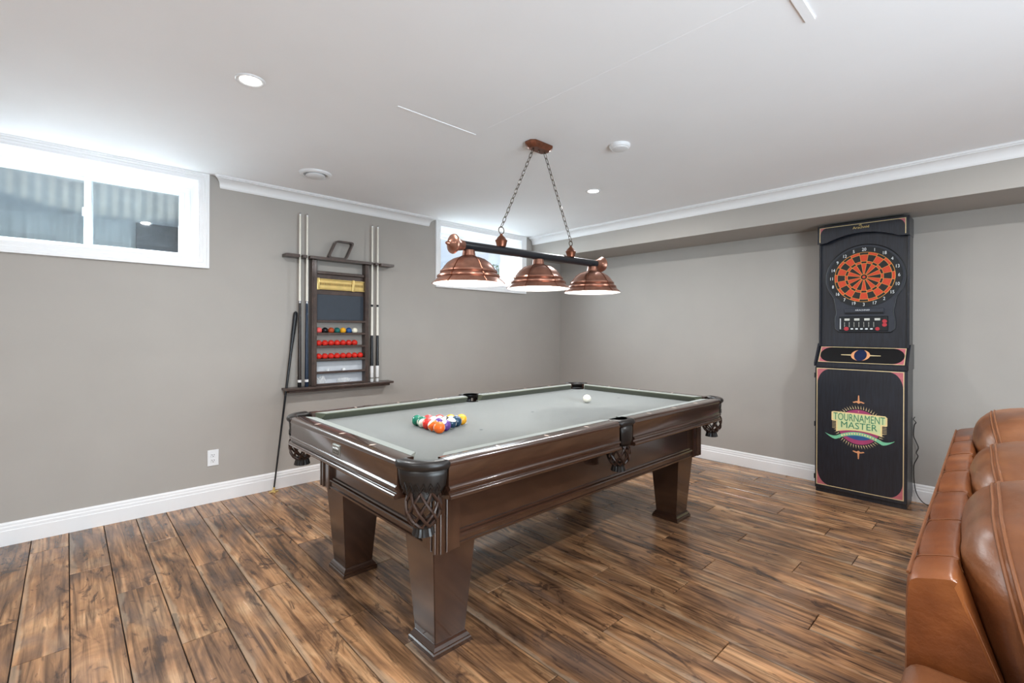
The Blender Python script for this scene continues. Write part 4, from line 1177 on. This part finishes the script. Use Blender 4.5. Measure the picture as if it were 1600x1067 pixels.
for r_ in (R_OUT, R_DI, R_TO, R_TI, R_B):
    wires.tube([(BC[0] + r_ * math.cos(2 * PI * k / 60), fy_(0.017), BC[1] + r_ * math.sin(2 * PI * k / 60)) for k in range(60)], 0.0017, 4, closed=True)
for k in range(20):
    a = math.radians(9 + 18 * k)
    wires.tube([(BC[0] + r_ * math.cos(a), fy_(0.017), BC[1] + r_ * math.sin(a)) for r_ in (R_B, R_OUT)], 0.0016, 4)
wires.build('spider', SPIDER, brd)
for r_, m_, nm in ((0.0215, SPIDER, 'outer_bull'), (0.010, REDSEG, 'bullseye')):
    MB().lathe([(r_, -0.0135 - (0.004 if r_ < 0.02 else 0)), (r_, -0.008), (0.0002, -0.008)], 24, (BC[0], fy_(0.0), BC[1]), 'Y').build(nm, m_, brd)
MB().box((BC[0] - 0.125, fy_(0.020), 1.420), (BC[0] + 0.125, fy_(0.008), 1.462), 0.003).build('tray', BLKP, brd)
MB().box((BC[0] - 0.120, fy_(0.0215), 1.420), (BC[0] + 0.120, fy_(0.019), 1.432), 0.001).build('tray_slot', BLACK, brd)
front_text('lettering', 'ARACHNID', 0.019, brd, WHITEP, BC[0] - 0.008, fy_(0.0206), 1.447, (0.95, 0.8))
sc_ = MB().box((BC[0] - 0.162, fy_(0.014), 1.285), (BC[0] + 0.150, fy_(0.008), 1.400), 0.004).build('score_display', BLKRING, brd)
for k in range(4):
    x = BC[0] - 0.108 + k * 0.064
    MB().box((x - 0.017, fy_(0.0152), 1.367), (x + 0.017, fy_(0.0135), 1.384), 0.0005).build('score_window', GREYL, sc_)
for k in range(5):
    x = BC[0] - 0.076 + k * 0.031
    MB().box((x - 0.008, fy_(0.0165), 1.297), (x + 0.008, fy_(0.0135), 1.307), 0.002).build('button', WHITEP, sc_)
for x, z, r_ in ((BC[0] - 0.112, 1.303, 0.015), (BC[0] + 0.085, 1.303, 0.013), (BC[0] + 0.128, 1.360, 0.014), (BC[0] + 0.128, 1.333, 0.014)):
    MB().lathe([(r_, -0.017), (r_ * 1.1, -0.0135), (0.0002, -0.0135)], 16, (x, fy_(0.0), z), 'Y').build('red_button', REDP, sc_)
dl = MB()
for k in range(7):
    x = BC[0] - 0.124 + k * 0.031
    for q in range(5): dl.box((x - 0.0022, fy_(0.0150), 1.318 + q * 0.008), (x + 0.0022, fy_(0.0135), 1.322 + q * 0.008))
dl.build('indicator_dot', GREYL, sc_)
MB().box((BC[0] - 0.156, fy_(0.0150), 1.300), (BC[0] - 0.148, fy_(0.0135), 1.385)).build('side_legend', GREYPL, sc_)

# power cord behind the cabinet, looping down to the floor
cordp = [(4.655, 0.512, 0.640), (4.655, 0.520, 0.620), (4.650, 0.505, 0.600), (4.655, 0.515, 0.575), (4.655, 0.519, 0.50), (4.655, 0.505, 0.455), (4.652, 0.491, 0.413), (4.652, 0.502, 0.372), (4.652, 0.493, 0.345),
         (4.652, 0.515, 0.283), (4.652, 0.517, 0.22), (4.645, 0.513, 0.153), (4.640, 0.500, 0.075), (4.620, 0.462, 0.020), (4.58, 0.40, 0.005), (4.50, 0.32, 0.004), (4.40, 0.28, 0.004)]
def smooth_path(P_, n=5):
    P_ = [Vector(p) for p in P_]; out = []
    for i in range(len(P_) - 1):
        p0, p1, p2, p3 = P_[max(i - 1, 0)], P_[i], P_[i + 1], P_[min(i + 2, len(P_) - 1)]
        for k in range(n):
            t = k / n
            out.append(0.5 * ((2 * p1) + (p2 - p0) * t + (2 * p0 - 5 * p1 + 4 * p2 - p3) * t * t + (3 * p1 - p0 - 3 * p2 + p3) * t ** 3))
    out.append(P_[-1]); return out
co = MB().tube(smooth_path(cordp, 4), 0.0032, 6).build('power_cord', CORDM, None, True)
tag(co, 'thin dark power cord hanging kinked beside the dart cabinet', 'cord')

# ================================================================ LEATHER SOFA
sofa = thing('sofa', 'worn cognac leather sofa with its back to the pool table', 'sofa', (1.284, 0.156, 0), math.radians(1.5))
SL = 2.17
def superbox(hx, hy, hz, e=0.35, u=32, v=20):
    """rounded pillow-like block"""
    b_ = MB(); b_.sphere(1.0, u=u, v=v)
    sgn = lambda a, k: math.copysign(abs(a) ** k, a)
    for q in b_.bm.verts:
        p = q.co.normalized()
        th = math.atan2(p.y, p.x); ph = math.asin(max(-1, min(1, p.z)))
        cp2 = sgn(math.cos(ph), e)
        q.co = Vector((hx * cp2 * sgn(math.cos(th), e), hy * cp2 * sgn(math.sin(th), e), hz * sgn(math.sin(ph), e)))
    return b_
# back: lofted along its length, pinched at each cross seam
BACK = [(0.0, 0.09), (0.003, 0.30), (0.003, 0.55), (0.002, 0.70), (0.000, 0.752), (-0.004, 0.763), (-0.012, 0.769), (-0.040, 0.778), (-0.064, 0.784), (-0.074, 0.782), (-0.082, 0.771), (-0.112, 0.690), (-0.145, 0.600), (-0.175, 0.45), (-0.20, 0.25), (-0.20, 0.09)]
seams = [0.0, 0.136, 0.426, 0.746, 1.066, 1.406, 1.746, SL]
st = []
for a, b_ in zip(seams, seams[1:]):
    for k in range(8):
        st.append((a + (b_ - a) * k / 8, math.sin(PI * k / 8) ** 0.5))
st.append((SL, 0.0))
cy0, cz0 = -0.08, 0.50
rings = []
for x, pf in st:
    ins = 0.0045 * (1 - pf)
    if x < 0.004 or x > SL - 0.004: ins = 0.006
    rings.append([(x, y + (ins if y < cy0 else -ins) * (1 if z > 0.12 else 0), z - (ins * 0.8 if z > 0.70 else 0)) for y, z in BACK])
MB().loft(rings).build('back', LEATH, sofa, True, 60)
sm = MB()
for x in seams[1:-1]:
    sm.tube([(x, y + (0.0035 if y < cy0 else -0.0035), z - (0.0028 if z > 0.70 else 0)) for y, z in BACK[2:14]], 0.0014, 5)
for x in (0.012,):
    sm.tube([(x, y + (0.0045 if y < cy0 else -0.0045), z - (0.004 if z > 0.70 else 0)) for y, z in BACK[1:14]], 0.0018, 5)
sm.tube([(x, -0.003, 0.764) for x in [0.02 + 0.1 * k for k in range(22)]], 0.0035, 5)
sm.build('back_seam', STITCH, sofa, True)
# arms
for x0, x1 in ((-0.235, -0.005), (SL + 0.005, SL + 0.235)):
    arm = MB().box((x0, -0.90, 0.08), (x1, 0.0, 0.606), 0.035, 4).build('arm', LEATHC, sofa, True, 50)
    p_ = MB(); p_.tube([(x0 + 0.02, -0.02 - 0.86 * k / 10, 0.598) for k in range(11)], 0.0035, 5); p_.build('arm_seam', STITCH, arm, True)
# seat frame, feet
MB().box((-0.20, -0.88, 0.08), (SL + 0.20, -0.02, 0.24), 0.02, 3).build('base', LEATH, sofa, True, 40)
for x in (-0.15, SL + 0.15):
    for y in (-0.82, -0.07):
        MB().lathe([(0.028, 0.0), (0.034, 0.075), (0.034, 0.082)], 16, (x, y, 0)).build('foot', ESP, sofa, True, 40)
cw = SL / 3
for k in range(3):
    xm = cw * (k + 0.5)
    sc2 = superbox(cw / 2 - 0.004, 0.34, 0.105, 0.35)
    for q in sc2.bm.verts: q.co += Vector((xm, -0.55, 0.345))
    sc2.build('seat_cushion', LEATHC, sofa, True, 180)
    # back cushion
    hw, ht, hh = cw / 2 + 0.006, 0.150, 0.275; ec = 0.62
    bc = superbox(hw, ht, hh, ec, 44, 28)
    M = Matrix.Translation((xm, -0.255, (0.630, 0.615, 0.655)[k])) @ Matrix.Rotation(math.radians(-13), 4, 'X')
    for q in bc.bm.verts:
        c = q.co; c.y *= 1.0 + 0.10 * (1 - (c.x / hw) ** 2) * (1 - (c.z / hh) ** 2)
        c.z += 0.010 * math.sin(c.x * 23 + k) * (abs(c.y) / ht)
        q.co = M @ c
    bcu = bc.build('back_cushion', LEATHC, sofa, True, 180)
    for yo in (0.44, 0.36, -0.40):
        path = []
        for a in range(72):      # follows the pillow surface at this station through its thickness
            t = 2 * PI * a / 72; x0_, z0_ = math.cos(t), math.sin(t); lo_, hi_ = 0.0, 1.6
            for _ in range(24):
                md_ = (lo_ + hi_) / 2
                f_ = abs(yo) ** (2 / ec) + abs(x0_ * md_) ** (2 / ec) + abs(z0_ * md_) ** (2 / ec)
                if f_ < 1: lo_ = md_
                else: hi_ = md_
            xx, zz_ = hw * x0_ * lo_ * 1.003, hh * z0_ * lo_ * 1.003
            yy = ht * yo * (1.0 + 0.10 * (1 - min(1, (xx / hw) ** 2)) * (1 - min(1, (zz_ / hh) ** 2)))
            path.append(M @ Vector((xx, yy, zz_ + 0.010 * math.sin(xx * 23 + k) * (abs(yy) / ht))))
        MB().tube(path, 0.0036, 6, closed=True).build('piping', STITCH, bcu, True)
